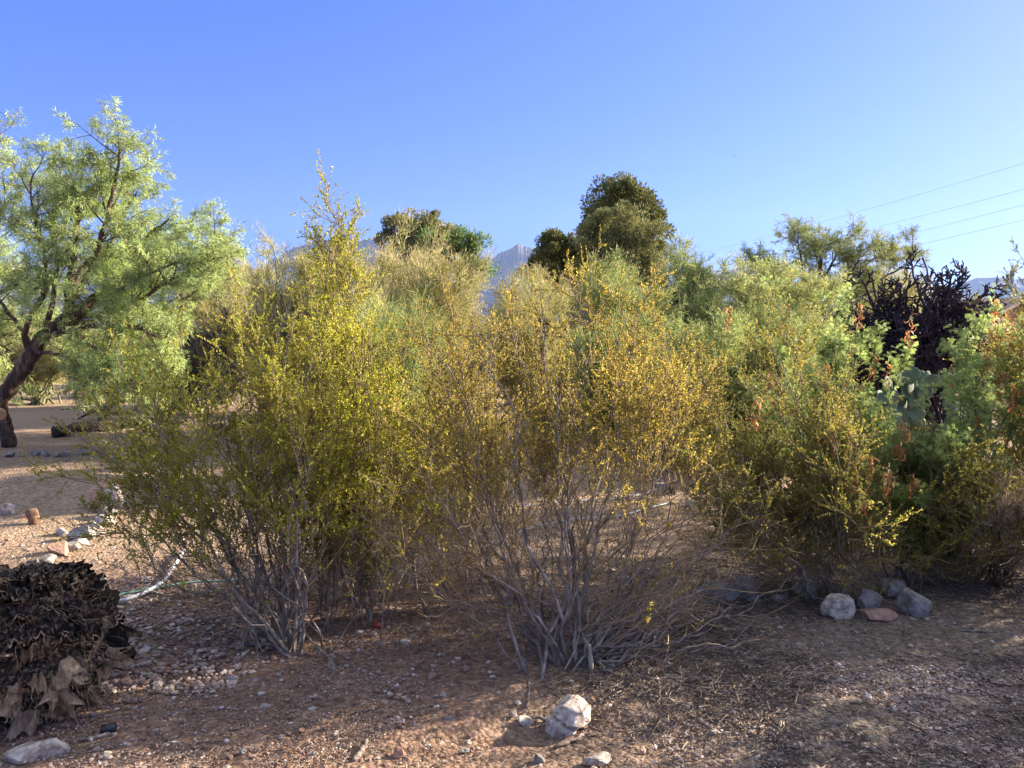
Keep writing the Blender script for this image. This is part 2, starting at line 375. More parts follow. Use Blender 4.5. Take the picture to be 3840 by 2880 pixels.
# ------------------------------------------------------------------ rocks
import bmesh
def ico(sub):
    bm = bmesh.new(); bmesh.ops.create_icosphere(bm, subdivisions=sub, radius=1)
    V = np.array([v.co[:] for v in bm.verts]); F = np.array([[v.index for v in f.verts] for f in bm.faces]); bm.free(); return V, F
ICO = {k: ico(k) for k in (1, 2, 5)}
def rock_geo(size, seed, rot=0.0, cuts=17, tilt=0.0):
    rng = np.random.default_rng(seed); V, F = ICO[5]; V = V.copy()
    for _ in range(cuts):
        n = norm(rng.normal(size=3)); d = rng.uniform(.5, .86)
        s = V @ n; V = V - np.outer(np.maximum(0, s - d) * .98, n)
    V = V * (1 + .16 * fbm(V * 1.5 + seed, 3, seed)[:, None] + .06 * fbm(V * 5 + seed, 4, seed + 4, .55, True)[:, None] + .016 * vnoise(V * 26, seed)[:, None])
    V = V * np.array(size) / 2
    c, s = math.cos(tilt), math.sin(tilt); V = V @ np.array([[c, 0, s], [0, 1, 0], [-s, 0, c]]).T
    c, s = math.cos(rot), math.sin(rot); V = V @ np.array([[c, -s, 0], [s, c, 0], [0, 0, 1]]).T
    return V, F
RK = [1000]
def rock(px, py, wpx, hpx, label, mat='granite', name='rock', group=None, rot=None, depth=.8, tilt=0.0, lift=0.0, cat='rock', sink=.24):
    """rock whose foot is at photo row py, wpx wide and hpx tall in the photo"""
    p = G(px, py); k = p[1] / FPX; RK[0] += 7; rng = np.random.default_rng(RK[0])
    th = math.atan2(EYE, p[1]); hv = max((hpx - .62 * wpx * depth * math.sin(th)) / math.cos(th), .45 * hpx)
    sz = (wpx * k, wpx * k * depth, hv * k / (1 - sink))
    V, F = rock_geo(sz, RK[0], rng.uniform(-.35, .35) if rot is None else rot, tilt=tilt)
    g = Geo(); c = np.array([p[0], p[1] + sz[1] * .4, p[2] + sz[2] * (.5 - sink) + lift])
    g.add(V + c, F)
    return tag(mk(name, g, M[mat], smooth=True, origin=c), label, cat, group)
# the stacked pair in front
rock(2105, 2778, 175, 100, 'flat pale boulder underneath the white boulder in front of the middle creosote', 'granite', tilt=-.12)
rock(2145, 2770, 205, 112, 'rounded white granite boulder lying on top of a flat one in the foreground', 'granite', lift=.06, tilt=.1)
rock(1972, 2730, 78, 50, 'pale stone just left of the stacked white boulders', 'granite')
rock(2245, 2880, 120, 60, 'flat slab of grey granite at the bottom edge below the stacked boulders', 'granite', depth=.6)
rock(2022, 2872, 60, 48, 'light grey rounded stone at the bottom edge left of the flat slab', 'granite_g')
rock(1772, 2782, 52, 38, 'small reddish stone left of the stacked boulders', 'stone_r')
rock(1685, 2715, 42, 40, 'grey brown stone on the dark soil left of the stacked boulders', 'granite_g')
rock(1490, 2855, 55, 50, 'brown stone half buried in the dark soil', 'stone_r')
rock(1620, 2548, 52, 36, 'pinkish stone beside a low creosote branch', 'stone_r')
rock(1740, 2520, 42, 26, 'pale pinkish stone under the left arching branch', 'stone_r')
rock(1520, 2418, 50, 24, 'flat pale stone between the two creosote bases', 'granite')
rock(1492, 2620, 45, 22, 'flat pink stone in the sunlit gravel', 'stone_r')
rock(990, 2660, 55, 28, 'oval pale grey stone on the red gravel at left', 'granite_g')
rock(1168, 2672, 36, 26, 'small white angular stone on the red gravel', 'granite')
rock(742, 2620, 24, 28, 'small bluish white upright stone on the red gravel', 'granite_g')
rock(560, 2795, 20, 14, 'tiny pale chip of stone near the dead stump', 'granite')
rock(2160, 2640, 40, 18, 'brown stone behind the stacked boulders', 'stone_r')
# bottom left corner
rock(60, 2890, 190, 120, 'large white rock cut by the bottom left corner of the photo', 'granite', rot=.3)
rock(185, 2850, 120, 92, 'long grey white rock leaning beside the dead stump', 'granite', rot=.2, tilt=-.75, depth=.5)
# the row at right
rg = 'rocks edging the bed at right'
rock(2725, 2272, 147, 117, 'white grey rock behind the low grey branches, leftmost of the right hand row', 'granite_g', group=rg)
rock(2810, 2262, 112, 125, 'dull grey rock touching the white one behind the low branches', 'granite_g', group=rg)
rock(2935, 2262, 98, 43, 'low flat pale rock between larger ones in the row', 'granite_g', group=rg)
rock(3045, 2252, 127, 117, 'grey rounded rock half hidden by the olive creosote', 'granite_g', group=rg)
rock(3150, 2330, 147, 132, 'pale triangular rock standing in front of the olive creosote', 'granite', group=rg)
rock(3272, 2297, 112, 100, 'brown grey rock between the triangular rock and the tall pair', 'granite_g', group=rg)
rock(3300, 2332, 169, 66, 'low flat rock in the leaf litter in front of the brown grey rock', 'stone_r', group=rg)
rock(3375, 2257, 152, 96, 'smooth oval light grey rock resting against the tall dark rock', 'granite_g', group=rg, tilt=.15, lift=.02)
rock(3440, 2317, 138, 123, 'dark grey block shaped rock, rightmost of the row', 'granite_g', group=rg, depth=.7)
# left row of stones going away
row = [(165, 2125, 55, 35), (120, 2115, 30, 18), (205, 2090, 70, 50), (250, 2075, 70, 32), (290, 2055, 55, 28), (300, 2035, 80, 48), (345, 2020, 50, 34), (340, 1995, 60, 28), (370, 1975, 75, 38), (385, 1950, 65, 45), (405, 1925, 60, 85), (350, 1915, 70, 85), (440, 1895, 55, 50)]
lb = ['small tan stone next to the stump', 'half buried grey chip', 'wide brown grey stone nearest the stump', 'flat grey stone second in the curving row', 'little rounded white stone in the curving row', 'broad blue grey stone in the middle of the curving row', 'rounded pale stone touching the broad blue grey one', 'flat grey white stone past the middle of the row', 'long flat pale slab in the curving row', 'rounded grey stone under the creosote tips', 'tall pale grey stone at the far end of the curving row', 'tall dark brown stone at the far end of the curving row', 'grey stone mostly hidden by creosote at the row end']
for (a, b, c, d), l in zip(row, lb):
    rock(a, b, c * 1.4, d * 1.5, l, ('granite' if 'pale' in l or 'white' in l else 'granite_g') if 'brown' not in l else 'stone_r', group='stones in the curving row at left')
rock(222, 2012, 52, 40, 'single rounded grey rock standing alone on the bare soil left of the stone row', 'granite_g')
row2 = [(30, 1716, 44, 32), (78, 1714, 26, 20), (128, 1712, 40, 26), (165, 1715, 38, 34), (205, 1716, 40, 24), (245, 1712, 45, 24), (297, 1708, 40, 30), (328, 1708, 34, 22), (380, 1710, 44, 22)]
lb2 = ['squarish pale stone at the left edge beside the leaning trunk foot', 'very small stone right of the squarish pale one', 'dark rounded stone in the low far row', 'pale pointed stone right of the dark one in the far row', 'flat blue grey stone in the middle of the far row', 'broad low grey stone in the far row', 'brown stone right of the middle of the far row', 'small white stone beside the brown one in the far row', 'low grey stone ending the far row under the creosote']
for (a, b, c, d), l in zip(row2, lb2):
    rock(a, b, c, d, l, 'granite_g', group='stones in the straight row beyond the mound')
rock(15, 1935, 60, 50, 'sunlit pale pointed rock on the sand mound at the left edge', 'granite')
rock(75, 1945, 50, 20, 'flat sunlit rock on the sand mound', 'stone_r')
# stones behind the shrubs
rr = np.random.default_rng(5)
for (a, b, c, d, l) in [(2760, 1900, 190, 55, 'white wide rock seen through the branches right of centre'), (2600, 1905, 70, 40, 'pale rock left of the wide white one behind the branches'), (2860, 1870, 90, 40, 'grey rock right of the wide white one behind the branches'), (2215, 2135, 45, 35, 'small white rock behind the middle creosote stems'), (2290, 2150, 40, 22, 'flat white rock right of the small one behind the stems'), (2450, 2175, 60, 45, 'pale rock behind the arching grey branches'), (2490, 2205, 50, 26, 'tan rock in front of the pale one behind the arching branches'), (2340, 2190, 60, 40, 'grey rock between the stems right of centre'), (2300, 1850, 60, 30, 'low pale rock on shaded soil seen through the middle creosote'), (2470, 1830, 80, 45, 'pale grey rock near the prickly pear right of centre'), (1930, 1850, 70, 28, 'flat block seen through the stems in the middle'), (3740, 1520, 110, 90, 'bright white boulder beyond the feathery branches at right'), (3800, 1640, 160, 60, 'low white rock bank at the right edge beyond the branches'), (3690, 1610, 80, 60, 'white rock left of the low rock bank at right'), (430, 2290, 60, 22, 'flat pale stone beside the white hose'), (455, 2345, 80, 26, 'broad grey stone below the white hose'), (470, 2250, 60, 26, 'pale stone above the white hose'), (560, 2240, 70, 30, 'pale stone where the two hoses meet'), (590, 2640, 36, 18, 'small tan stone right of the dead stump'), (600, 2500, 60, 22, 'flat pink stone on the gravel right of the dead stump'), (540, 2440, 30, 24, 'small round brown stone on the gravel')]:
    rock(a, b, c, d, l, 'stone_r' if ('pink' in l or 'tan ' in l) else ('granite' if 'white' in l else 'granite_g'))

# ------------------------------------------------------------------ gravel, litter and small stones
def scatter_geo(rng, n, sub, smin, smax, region, power=2.6, flat=.6):
    V0, F0 = ICO[sub]; u = rng.random(n)
    s = smin * (1 - u * (1 - (smax / smin) ** (1 - power))) ** (1 / (1 - power))
    pts = region(rng, n); x, y = pts.T; z = gh(x, y)
    sc = s[:, None] * np.stack([rng.uniform(.7, 1.3, n), rng.uniform(.7, 1.3, n), rng.uniform(.4, .8, n) * flat / .6], 1) / 2
    V = V0[None] * (1 + .22 * rng.normal(size=(n, len(V0), 1))) * sc[:, None]
    a = rng.uniform(0, 6.28, n); c, si = np.cos(a)[:, None], np.sin(a)[:, None]
    V = np.stack([V[..., 0] * c - V[..., 1] * si, V[..., 0] * si + V[..., 1] * c, V[..., 2]], -1)
    V = V + np.stack([x, y, z + sc[:, 2] * .35 + .008], 1)[:, None]
    return V, (np.arange(n)[:, None, None] * len(V0) + F0[None]).reshape(-1, 3)
def near_region(x0, x1, y0, y1, bias=1.6, patch=0):
    def f(rng, n):
        m = n * 3; y = y0 + (y1 - y0) * rng.random(m) ** bias; hw = y * .72
        x = np.maximum(x0, -hw) + (np.minimum(x1, hw) - np.maximum(x0, -hw)) * rng.random(m)
        d = fbm(np.stack([x * 1.7, y * 1.7, x * 0 + patch], -1), 3, 40 + patch); k = rng.random(m) < np.clip(.42 + 1.5 * d, .04, 1)
        o = np.argsort(~k, kind='stable')[:n]
        return np.stack([x[o], y[o]], 1)
    return f
rng = np.random.default_rng(11)
g = Geo()
for n, sub, a, b, reg in [(60000, 1, .004, .011, near_region(-9, 9, 2.5, 6, 1.2)), (3200, 2, .011, .028, near_region(-9, 9, 2.5, 6.5, 1.1)), (9000, 1, .010, .03, near_region(-12, 12, 5, 14, 1.3)), (7000, 1, .008, .022, near_region(.6, 4, 2.5, 3.7, 1.)), (2500, 1, .014, .05, near_region(-2.9, -1.2, 3.4, 5.2, 1.))]:
    V, F = scatter_geo(rng, n, sub, a, b, reg); g.add(V, F)
tag(mk('gravel', g, M['pebble']), 'fine loose gravel and pebbles over the ground', 'gravel', kind='stuff')
# loose stones one could count
def small_stones():
    rng = np.random.default_rng(77); n = 90
    V0, F0 = ICO[2]
    kinds = [('granite', 'small pale angular stone lying loose on the gravel'), ('stone_r', 'small reddish brown stone lying loose on the gravel'), ('granite_g', 'small grey stone lying loose on the gravel')]
    for i in range(n):
        y = rng.uniform(2.75, 4.4); x = rng.uniform(-.6 * y, .64 * y)
        if x < -1.15 and y < 3.9: continue
        k = rng.choice(3, p=[.5, .3, .2]); s = rng.uniform(.016, .034)
        g = Geo(); V = V0 * (1 + .16 * rng.normal(size=(len(V0), 1))) * s / 2 * np.array([rng.uniform(.8, 1.4), rng.uniform(.7, 1.1), rng.uniform(.45, .8)])
        a = rng.uniform(0, 3); c, si = math.cos(a), math.sin(a); V = V @ np.array([[c, -si, 0], [si, c, 0], [0, 0, 1]]).T
        o = np.array([x, y, float(gh(x, y)) + s * .25 + .005]); g.add(V + o, F0)
        zone = 'left part' if x < -.35 else ('middle part' if x < .75 else 'right part')
        place = {'left part': 'on the red gravel between the stump and the boulders', 'middle part': 'near the stacked boulders', 'right part': 'in the dark litter at right'}[zone]
        tag(mk('small_stone', g, M[kinds[k][0]], origin=o), kinds[k][1].replace('on the gravel', place), 'stone', 'loose %s stones on the foreground gravel, %s' % (['pale', 'reddish', 'grey'][k], zone))
small_stones()
def litter():
    rng = np.random.default_rng(31); g = Geo()
    def chips(n, reg, L, R, lift=.012):
        p = reg(rng, n); x, y = p.T; a = rng.uniform(0, 6.28, n); ll = rng.uniform(*L, n) ; d = np.stack([np.cos(a), np.sin(a), rng.normal(0, .12, n)], 1)
        P0 = np.stack([x, y, gh(x, y) + lift + rng.uniform(0, .008, n)], 1)
        P = grow(rng, P0, d, ll, 3, .12); r = rng.uniform(*R, n)[:, None] * np.array([[1, .9, .5]])
        tubes(g, P, r, 3)
    chips(17000, near_region(.1, 4, 2.6, 5.6, 1.15, 7), (.015, .06), (.0008, .0028))
    chips(7000, near_region(-3, 3, 2.6, 5, 1.2, 7), (.01, .045), (.0007, .002))
    chips(600, near_region(.0, 4, 2.6, 5.6, 1.2, 7), (.05, .14), (.0015, .004))
    chips(1500, near_region(-3, 3, 3.4, 5, 1.0, 7), (.04, .16), (.0008, .002), .02)
    tag(mk('leaf_litter', g, M['chip']), 'dry twigs, bark chips and leaf litter on the ground', 'litter', kind='stuff')
    g = Geo()
    for cx, cy, s in [(2560, 2690, .9), (3150, 2690, .6), (2640, 2640, .6), (1750, 2800, .5), (2380, 2650, .8), (1250, 2700, .6), (2480, 2480, .7), (1880, 2700, .5), (640, 2460, .5), (1430, 2560, .5), (2260, 2680, .7), (2700, 2820, .5), (1130, 2500, .5), (25, 2860, .6), (300, 2790, .9), (410, 2760, .7), (2330, 2770, .6), (950, 2800, .45), (1180, 2690, .5), (3350, 2620, .5), (3000, 2840, .5), (3600, 2740, .5), (2100, 2590, .5), (1960, 2640, .5)]:
        p = G(cx, cy); n = 60
        P0 = p + np.concatenate([rng.normal(0, .03, (n, 2)), np.zeros((n, 1))], 1); D = norm(rng.normal(size=(n, 3)) * np.array([1, 1, .3]) + np.array([0, 0, .5]))
        P = grow(rng, P0, D, rng.uniform(.02, .07, n) * s * 1.3, 4, .15, -.1)
        ribbons(g, rng, P, np.full((n, 4), .0009) * np.array([[1, 1, .8, .3]]))
    tag(mk('dry_grass', g, M['straw']), 'short dry straw coloured grass wisps on the ground', 'grass', kind='stuff')
litter()
# single sticks and branches lying about
def stick(pts, r, label, mat='wood', name='stick', cat='stick', group=None, lift=0.01, side=0):
    P = np.array([G(a, b) + np.array([0, 0, lift + (c[0] if c else 0)]) for a, b, *c in pts])
    rng = np.random.default_rng(int(abs(pts[0][0] * 7 + pts[0][1])))
    t = np.linspace(0, 1, len(P)); tt = np.linspace(0, 1, 14)
    Q = np.stack([np.interp(tt, t, P[:, i]) for i in range(3)], 1); Q[1:-1] += rng.normal(0, r * .35, (12, 3))
    g = Geo(); tubes(g, Q, r * (1 - .45 * tt) * rng.uniform(.85, 1.15, 14), 7, True)
    if side:
        K, _ = kids(rng, Q[None], side, .2, .9, (45, 10), (r * 8, r * 22), 6, .1)
        tubes(g, K, np.linspace(r * .4, r * .1, 6)[None] * np.ones((len(K), 1)), 4)
    o = Q[0].copy()
    return tag(mk(name, g, M[mat], origin=o, smooth=True), label, cat, group)
stick([(1975, 2660), (1985, 2600), (1982, 2550)], .007, 'pale grey stick lying upright on the soil below the middle creosote', 'stem')
stick([(1330, 2870), (1375, 2790)], .014, 'short bleached wooden stake piece in the dark soil', 'wood')
stick([(2080, 2815), (2180, 2770), (2200, 2755)], .009, 'broken brown stick below the stacked boulders', 'wood', side=2)
stick([(1100, 2435), (900, 2420), (700, 2450), (640, 2460)], .014, 'dark fallen branch lying left of the left creosote foot', 'wood', side=5)
stick([(1245, 2520), (1235, 2470), (1240, 2440)], .018, 'weathered snag of wood right of the left creosote foot', 'wood', side=3)
stick([(3380, 2300), (3520, 2325)], .006, 'thin grey stick in front of the dark block shaped rock', 'stem')
stick([(3600, 2370), (3840, 2385)], .007, 'thin straight stick in the litter at the right edge', 'wood')
stick([(1450, 2345), (1500, 2315), (1545, 2335)], .010, 'curved grey branch on the ground behind the left creosote', 'stem')
stick([(2870, 2880), (2990, 2790)], .008, 'dark twig in the litter at the bottom right of centre', 'wood', side=3)
stick([(2050, 2700), (1950, 2695)], .010, 'flat grey bark strip left of the stacked boulders', 'wood')
stick([(2560, 2570, ), (2500, 2540)], .006, 'small curved twig right of the middle creosote', 'wood', side=2)
stick([(440, 2765), (360, 2775), (240, 2790)], .010, 'pale root piece lying in front of the dead stump', 'wood', side=2)
stick([(560, 2080), (590, 2200), (430, 2400)], .007, 'thin grey dead branch drooping over the hoses', 'stem', lift=.08, side=4)

def hose(pts, r, label, c, n=60):
    P = np.array([G(a, b) + np.array([0, 0, .012]) for a, b in pts]); t = np.linspace(0, 1, len(P)); tt = np.linspace(0, 1, n)
    # smooth curve through the points
    Q = np.stack([np.interp(tt, t, P[:, i]) for i in range(3)], 1)
    for _ in range(12): Q[1:-1] = (Q[:-2] + Q[1:-1] * 2 + Q[2:]) / 4
    Q[:, 2] = gh(Q[:, 0], Q[:, 1]) + r + .024
    g = Geo(); tubes(g, Q, np.full(n, r), 8, True)
    tag(mk('garden_hose', g, plain(label[:14], c, .35), smooth=True, origin=Q[0]), label, 'hose')
hose([(330, 2290), (395, 2285), (480, 2268), (560, 2235), (620, 2195), (655, 2140), (690, 2080)], .011, 'white plastic hose curving across the stony ground', (.62, .66, .72))
hose([(440, 2250), (560, 2225), (720, 2200), (860, 2195), (1010, 2180)], .008, 'pale green hose running behind the left creosote', (.22, .38, .30))
hose([(1800, 2075), (2000, 1990), (2150, 1960), (2350, 1945), (2500, 1900)], .008, 'grey irrigation tube beyond the middle creosote', (.30, .36, .40))
hose([(1800, 1935), (1950, 1912), (2200, 1890), (2400, 1868)], .008, 'upper pale irrigation tube seen through the stems', (.42, .46, .48))
# little odd things
def disc_thing():
    p = G(1415, 2360); V, F = ICO[2]; g = Geo(); o = p + np.array([0, 0, .02]); g.add(V * np.array([.024, .02, .022]) + o, F)
    tag(mk('red_ball', g, plain('red plastic', (.30, .03, .035), .5), smooth=True, origin=o), 'small dull red ball under the left creosote', 'ball')
    p = G(410, 2755); g = Geo(); d = np.array([.05, .012, .005]); a = p + np.array([-.03, 0, .02])
    P = np.stack([a, a + d * .1, a + d, a + d * 1.02]); tubes(g, P, np.array([.018, .019, .019, .014]), 12, True)
    tag(mk('pipe_piece', g, plain('black plastic', (.015, .017, .02), .4), smooth=True, origin=a), 'short piece of black plastic pipe in front of the dead stump', 'pipe')
disc_thing()

# ------------------------------------------------------------------ dead stump at left
def dead_stump():
    rng = np.random.default_rng(42)
    p = G(60, 2740); c = p + np.array([-.02, .16, .325])
    root = thing('agave_stump', 'big charred dead stump covered in curled fibrous leaf bases at the lower left', 'stump', tuple(p))
    V, F = ICO[5]
    R = np.array([.31, .31, .31]); n = fbm(V * 2.2, 4, 5); n2 = fbm(V * 9, 4, 6, .6, True)
    W = V * R * (1 + .13 * n + .10 * n2)[:, None]; W[:, 2] = np.minimum(W[:, 2], .80 * R[2] + .05 * n2); W = W + c - p
    g = Geo(); g.add(W, F); mk('core', g, M['char'], root)
    # curled leaf bases: cupped, split, fibrous sheets
    def sheet(L, Wd, curl, cup, seed, nu=14, nv=11, thk=.010):
        u = np.linspace(0, 1, nu); v = np.linspace(-1, 1, nv); U, Vv = np.meshgrid(u, v, indexing='ij')
        wid = Wd * (.55 + .75 * U ** .8) * (1 + .10 * np.sin(7 * U + seed)); th = curl * U ** 1.7
        x = L * np.where(np.abs(curl) < .05, U, np.sin(th) / (curl + 1e-6)) ; z = L * (1 - np.cos(th)) / (curl + 1e-6)
        x = x * (1 + .13 * np.sin(4 * Vv + seed * 1.7) * U + .10 * vnoise(np.stack([Vv * 6, U * 0, U * 0 + seed], -1), 8) * U)
        y = wid * np.sin(Vv * cup) / max(cup, .1); z = z + wid * (1 - np.cos(Vv * cup)) / max(cup, .1)
        z = z + .022 * vnoise(np.stack([U * 2.5, Vv * 2.2, U * 0 + seed], -1), 3) + .010 * U * np.sin(Vv * 9 + seed) + .006 * vnoise(np.stack([U * 1.2, Vv * 13, U * 0 + seed], -1), 4)
        top = np.stack([x, y, z], -1); thick = thk * (1 - .6 * U[..., None])
        bot = top - np.array([0, 0, 1]) * thick
        n1 = nu * nv; i = np.arange(nu - 1)[:, None] * nv + np.arange(nv - 1)[None]
        q = np.stack([i, i + nv, i + nv + 1, i + 1], -1).reshape(-1, 4)
        ring = np.concatenate([np.arange(nv), np.arange(1, nu) * nv + nv - 1, (nu - 1) * nv + np.arange(nv - 2, -1, -1), np.arange(nu - 2, 0, -1) * nv])
        r2 = np.roll(ring, -1)
        return np.concatenate([top.reshape(-1, 3), bot.reshape(-1, 3)]), [q, q[:, ::-1] + n1, np.stack([ring, ring + n1, r2 + n1, r2], -1)]
    N = 100; k = 0; golden = math.pi * (3 - 5 ** .5)
    for i in range(300):
        zc = .97 - 1.86 * (i + .5) / 300; th = i * golden + rng.normal(0, .05)
        d = np.array([math.cos(th) * math.sqrt(max(0, 1 - zc * zc)), math.sin(th) * math.sqrt(max(0, 1 - zc * zc)), zc])
        if d[1] > .35 or d[0] < -.75 : continue
        k += 1; top = zc > .12
        L = rng.uniform(.09, .17) if not top else rng.uniform(.07, .12); Wd = rng.uniform(.026, .058) if not top else rng.uniform(.024, .044)
        curl = rng.uniform(.4, 3.0) * rng.choice([1, 1, -1]) if not top else rng.uniform(-.6, .9)
        V_, F_ = sheet(L, Wd, curl, rng.uniform(.5, 1.7), i * 1.3, thk=.022 if top else .010)
        ax = norm(d + rng.normal(0, .15 if top else .22, 3) + np.array([0, 0, -.30 if not top else .25]))
        s = norm(np.cross(ax, np.array([0, 0, 1.])) + rng.normal(0, .5, 3)); s = norm(s - ax * (s @ ax)); n_ = np.cross(ax, s)
        base = d * R * .86; base[2] = min(base[2], .66 * R[2])
        Wv = V_ @ np.stack([ax, s, n_]) + base + c - p
        g = Geo(); g.add(Wv, F_)
        hb = zc + rng.normal(0, .30)
        m = 'charfib' if hb > .5 else ('fibmix' if hb > .2 else 'fib')
        nq = 13 * 10; tip = (np.arange(nq) // 10 >= rng.integers(9, 12)); sel = np.concatenate([tip, tip, np.zeros(len(F_[2]), bool)])
        mk('leaf_base', g, M[m], root, smooth=True, mat2=M['fibmix' if top else m], sel=sel)
    # loose fibres
    g = Geo(); n = 500; d = norm(rng.normal(size=(n, 3))); d[:, 1] = -np.abs(d[:, 1])
    P = grow(rng, d * (R * 1.12) + c - p, norm(d + rng.normal(0, .5, (n, 3))), rng.uniform(.02, .12, n), 7, .12, -.12)
    ribbons(g, rng, P, np.full((n, 7), .0005))
    n = 3200; d = norm(rng.normal(size=(n, 3))); d[:, 1] = -np.abs(d[:, 1]); off = vnoise(d * 5 + 3, 4); d = d[off > .05]; n = len(d)
    P = grow(rng, d * (R * rng.uniform(1.05, 1.3, (n, 1))) + c - p, norm(d + rng.normal(0, .6, (n, 3))), rng.uniform(.008, .03, n), 3, .2, 0)
    ribbons(g, rng, P, np.full((n, 3), .0008)); o = mk('fibres', g, M['straw'], root); o['kind'] = 'stuff'
def fib(name, stops, dark=0.0):
    m, t, p, o = newmat(name); 
    tc = t.nodes.new('ShaderNodeNewGeometry'); v = coords(t)
    n1 = noise(t, coords(t, (75, 75, 16)), 1.0, 8, .75); n2 = noise(t, v, 9, 5)
    c = ramp(t, n1, stops)
    if dark: c = mixc(t, ramp(t, n2, [(.5 - dark * .25, (1, 1, 1)), (.75 - dark * .1, (0, 0, 0))]), c, (.018, .014, .012))
    t.links.new(c, p.inputs['Base Color']); p.inputs['Roughness'].default_value = .8; p.inputs['Specular IOR Level'].default_value = .2
    b = N_(t, 'ShaderNodeBump', Strength=1.0, Distance=.012); t.links.new(n1, b.inputs['Height']); t.links.new(b.outputs[0], p.inputs['Normal'])
    tr = t.nodes.new('ShaderNodeBsdfTranslucent'); mx = t.nodes.new('ShaderNodeMixShader'); mx.inputs[0].default_value = .35; t.links.new(mixc(t, .6, c, (1.0, .62, .30), 'MULTIPLY'), tr.inputs[0])
    t.links.new(p.outputs[0], mx.inputs[1]); t.links.new(tr.outputs[0], mx.inputs[2]); t.links.new(mx.outputs[0], o.inputs[0])
    return m
M['fib'] = fib('fibrous leaf base', [(.3, (.16, .10, .06)), (.48, (.50, .36, .23)), (.64, (.80, .65, .47))])
M['fibmix'] = fib('half charred leaf base', [(.3, (.07, .045, .03)), (.5, (.28, .20, .13)), (.7, (.60, .46, .32))], .2)
M['charfib'] = fib('charred leaf base', [(.3, (.014, .012, .011)), (.48, (.07, .052, .04)), (.62, (.42, .32, .23))])
dead_stump()

# ------------------------------------------------------------------ creosote bushes
def creosote(label, basepx, poly, Y, seed, ns=40, n1=11, n2=7, nl=22, extra=(), leaf='creo', spread=.10, dsd=.33, leafL=.0118, stem='stem', t0=.28, dens=1.0, zleaf=.25, basepts=None, arch=.12, name='creosote_bush', tipmin=0, r0=.0065, group='creosote bushes', main=.5):
    rng = np.random.default_rng(seed)
    b = G(*basepx) if basepts is None else basepts
    tp = in_poly(rng, poly, ns) if ns else np.zeros((0, 2))
    tips = [at(q[0], q[1], Y + np.clip(rng.normal(0, dsd), -2 * dsd, 2 * dsd)) for q in tp] + [at(*e) for e in extra]
    tips = np.array(tips); tips[:, 2] = np.maximum(tips[:, 2], .12)
    B = len(tips); bases = b + np.concatenate([rng.normal(0, spread, (B, 2)) * np.array([1, .6]), np.zeros((B, 1))], 1)
    bases[:, 2] = gh(bases[:, 0], bases[:, 1]) - .02
    root = thing(name, label, 'shrub', tuple(b), group)
    P = stems_to(rng, bases, tips, 18, arch, .022); thin = np.ones(B)
    if B > 12:
        order = rng.permutation(B); nb = int(B * main); mains, rest = order[:nb], order[nb:]
        dd = np.linalg.norm(tips[rest][:, None] - tips[mains][None], axis=-1); near = mains[dd.argmin(1)]
        p, _ = sample(P, near, rng.uniform(.12, .5, len(rest))); P[rest] = stems_to(rng, p, tips[rest], 18, .1, .022); thin[rest] = .6
    LS = np.linalg.norm(P[:, -1] - P[:, 0], axis=1)
    g = Geo(); r = (rng.uniform(.6, 1.25, B) * r0 * thin)[:, None] * (np.linspace(1, .16, 18)[None]) * np.clip(LS / 1.5, .5, 1.3)[:, None]
    tubes(g, P - b, r, 6)
    K1, t1 = kids(rng, P, n1, t0, .99, (30, 10), (.22, .55), 9, .10, .05)
    mk('stems', g, M[stem], root, smooth=True); g = Geo()
    tubes(g, K1 - b, np.linspace(.0027, .0009, 9)[None] * np.ones((len(K1), 1)), 4)
    K2, t2 = kids(rng, K1, n2, .15, 1.0, (36, 12), (.06, .2), 6, .14, .05)
    tubes(g, K2 - b, np.linspace(.0012, .0006, 6)[None] * np.ones((len(K2), 1)), 3)
    mk('twigs', g, M['twig'], root, smooth=True)
    # leaflets in pairs along the twigs
    lg = Geo()
    nl = int(nl * 1.6); keep = rng.random(len(K2)) < np.clip((K2[:, -1, 2] - b[2] - zleaf) * 2.2, .06, 1) * dens
    KK = K2[keep]; idx = np.repeat(np.arange(len(KK)), nl); t = .2 + .8 * rng.random(len(idx))
    p, T = sample(KK, idx, t); a = np.radians(rng.normal(50, 18, len(idx)))[:, None]
    D = T * np.cos(a) + perp(rng, T) * np.sin(a) + np.array([0, 0, .15])
    L = leafL * rng.uniform(.6, 1.25, len(idx))
    leaves(lg, rng, p - b, D, L, L * .58, .5, .06)
    k1 = K1[K1[:, -1, 2] > zleaf + .2]
    if len(k1):
        idx = np.repeat(np.arange(len(k1)), nl); t = .45 + .55 * rng.random(len(idx)); p, T = sample(k1, idx, t)
        D = T * .6 + perp(rng, T); L = leafL * rng.uniform(.6, 1.2, len(idx)); leaves(lg, rng, p - b, D, L, L * .58, .5, .06)
    mk('foliage', lg, M[leaf], root)
    return root
cg = 'creosote bushes'
creosote('large yellow green creosote at left with a single foot and wide fan of grey stems', (1100, 2440),
         [(1120, 1200), (970, 1250), (800, 1350), (640, 1440), (540, 1520), (440, 1640), (430, 1750), (560, 1930), (620, 2080), (900, 2050), (1250, 1900), (1350, 1500), (1300, 1150)], 4.25, 1, zleaf=.42, ns=40, n1=9, n2=8, nl=20, spread=.10, dsd=.3,
         extra=[(230, 1600, 3.9), (450, 2080, 3.7), (520, 2180, 3.8), (330, 1790, 3.9), (520, 1380, 4.1), (940, 1150, 4.2), (660, 1310, 4.3), (800, 1260, 4.3), (1020, 1140, 4.4), (1090, 1110, 4.4), (450, 1340, 4.2), (400, 1960, 3.9), (620, 2180, 3.9), (540, 1880, 3.8), (480, 1700, 4.1), (700, 2050, 3.8), (380, 1600, 4.1)], r0=.009)
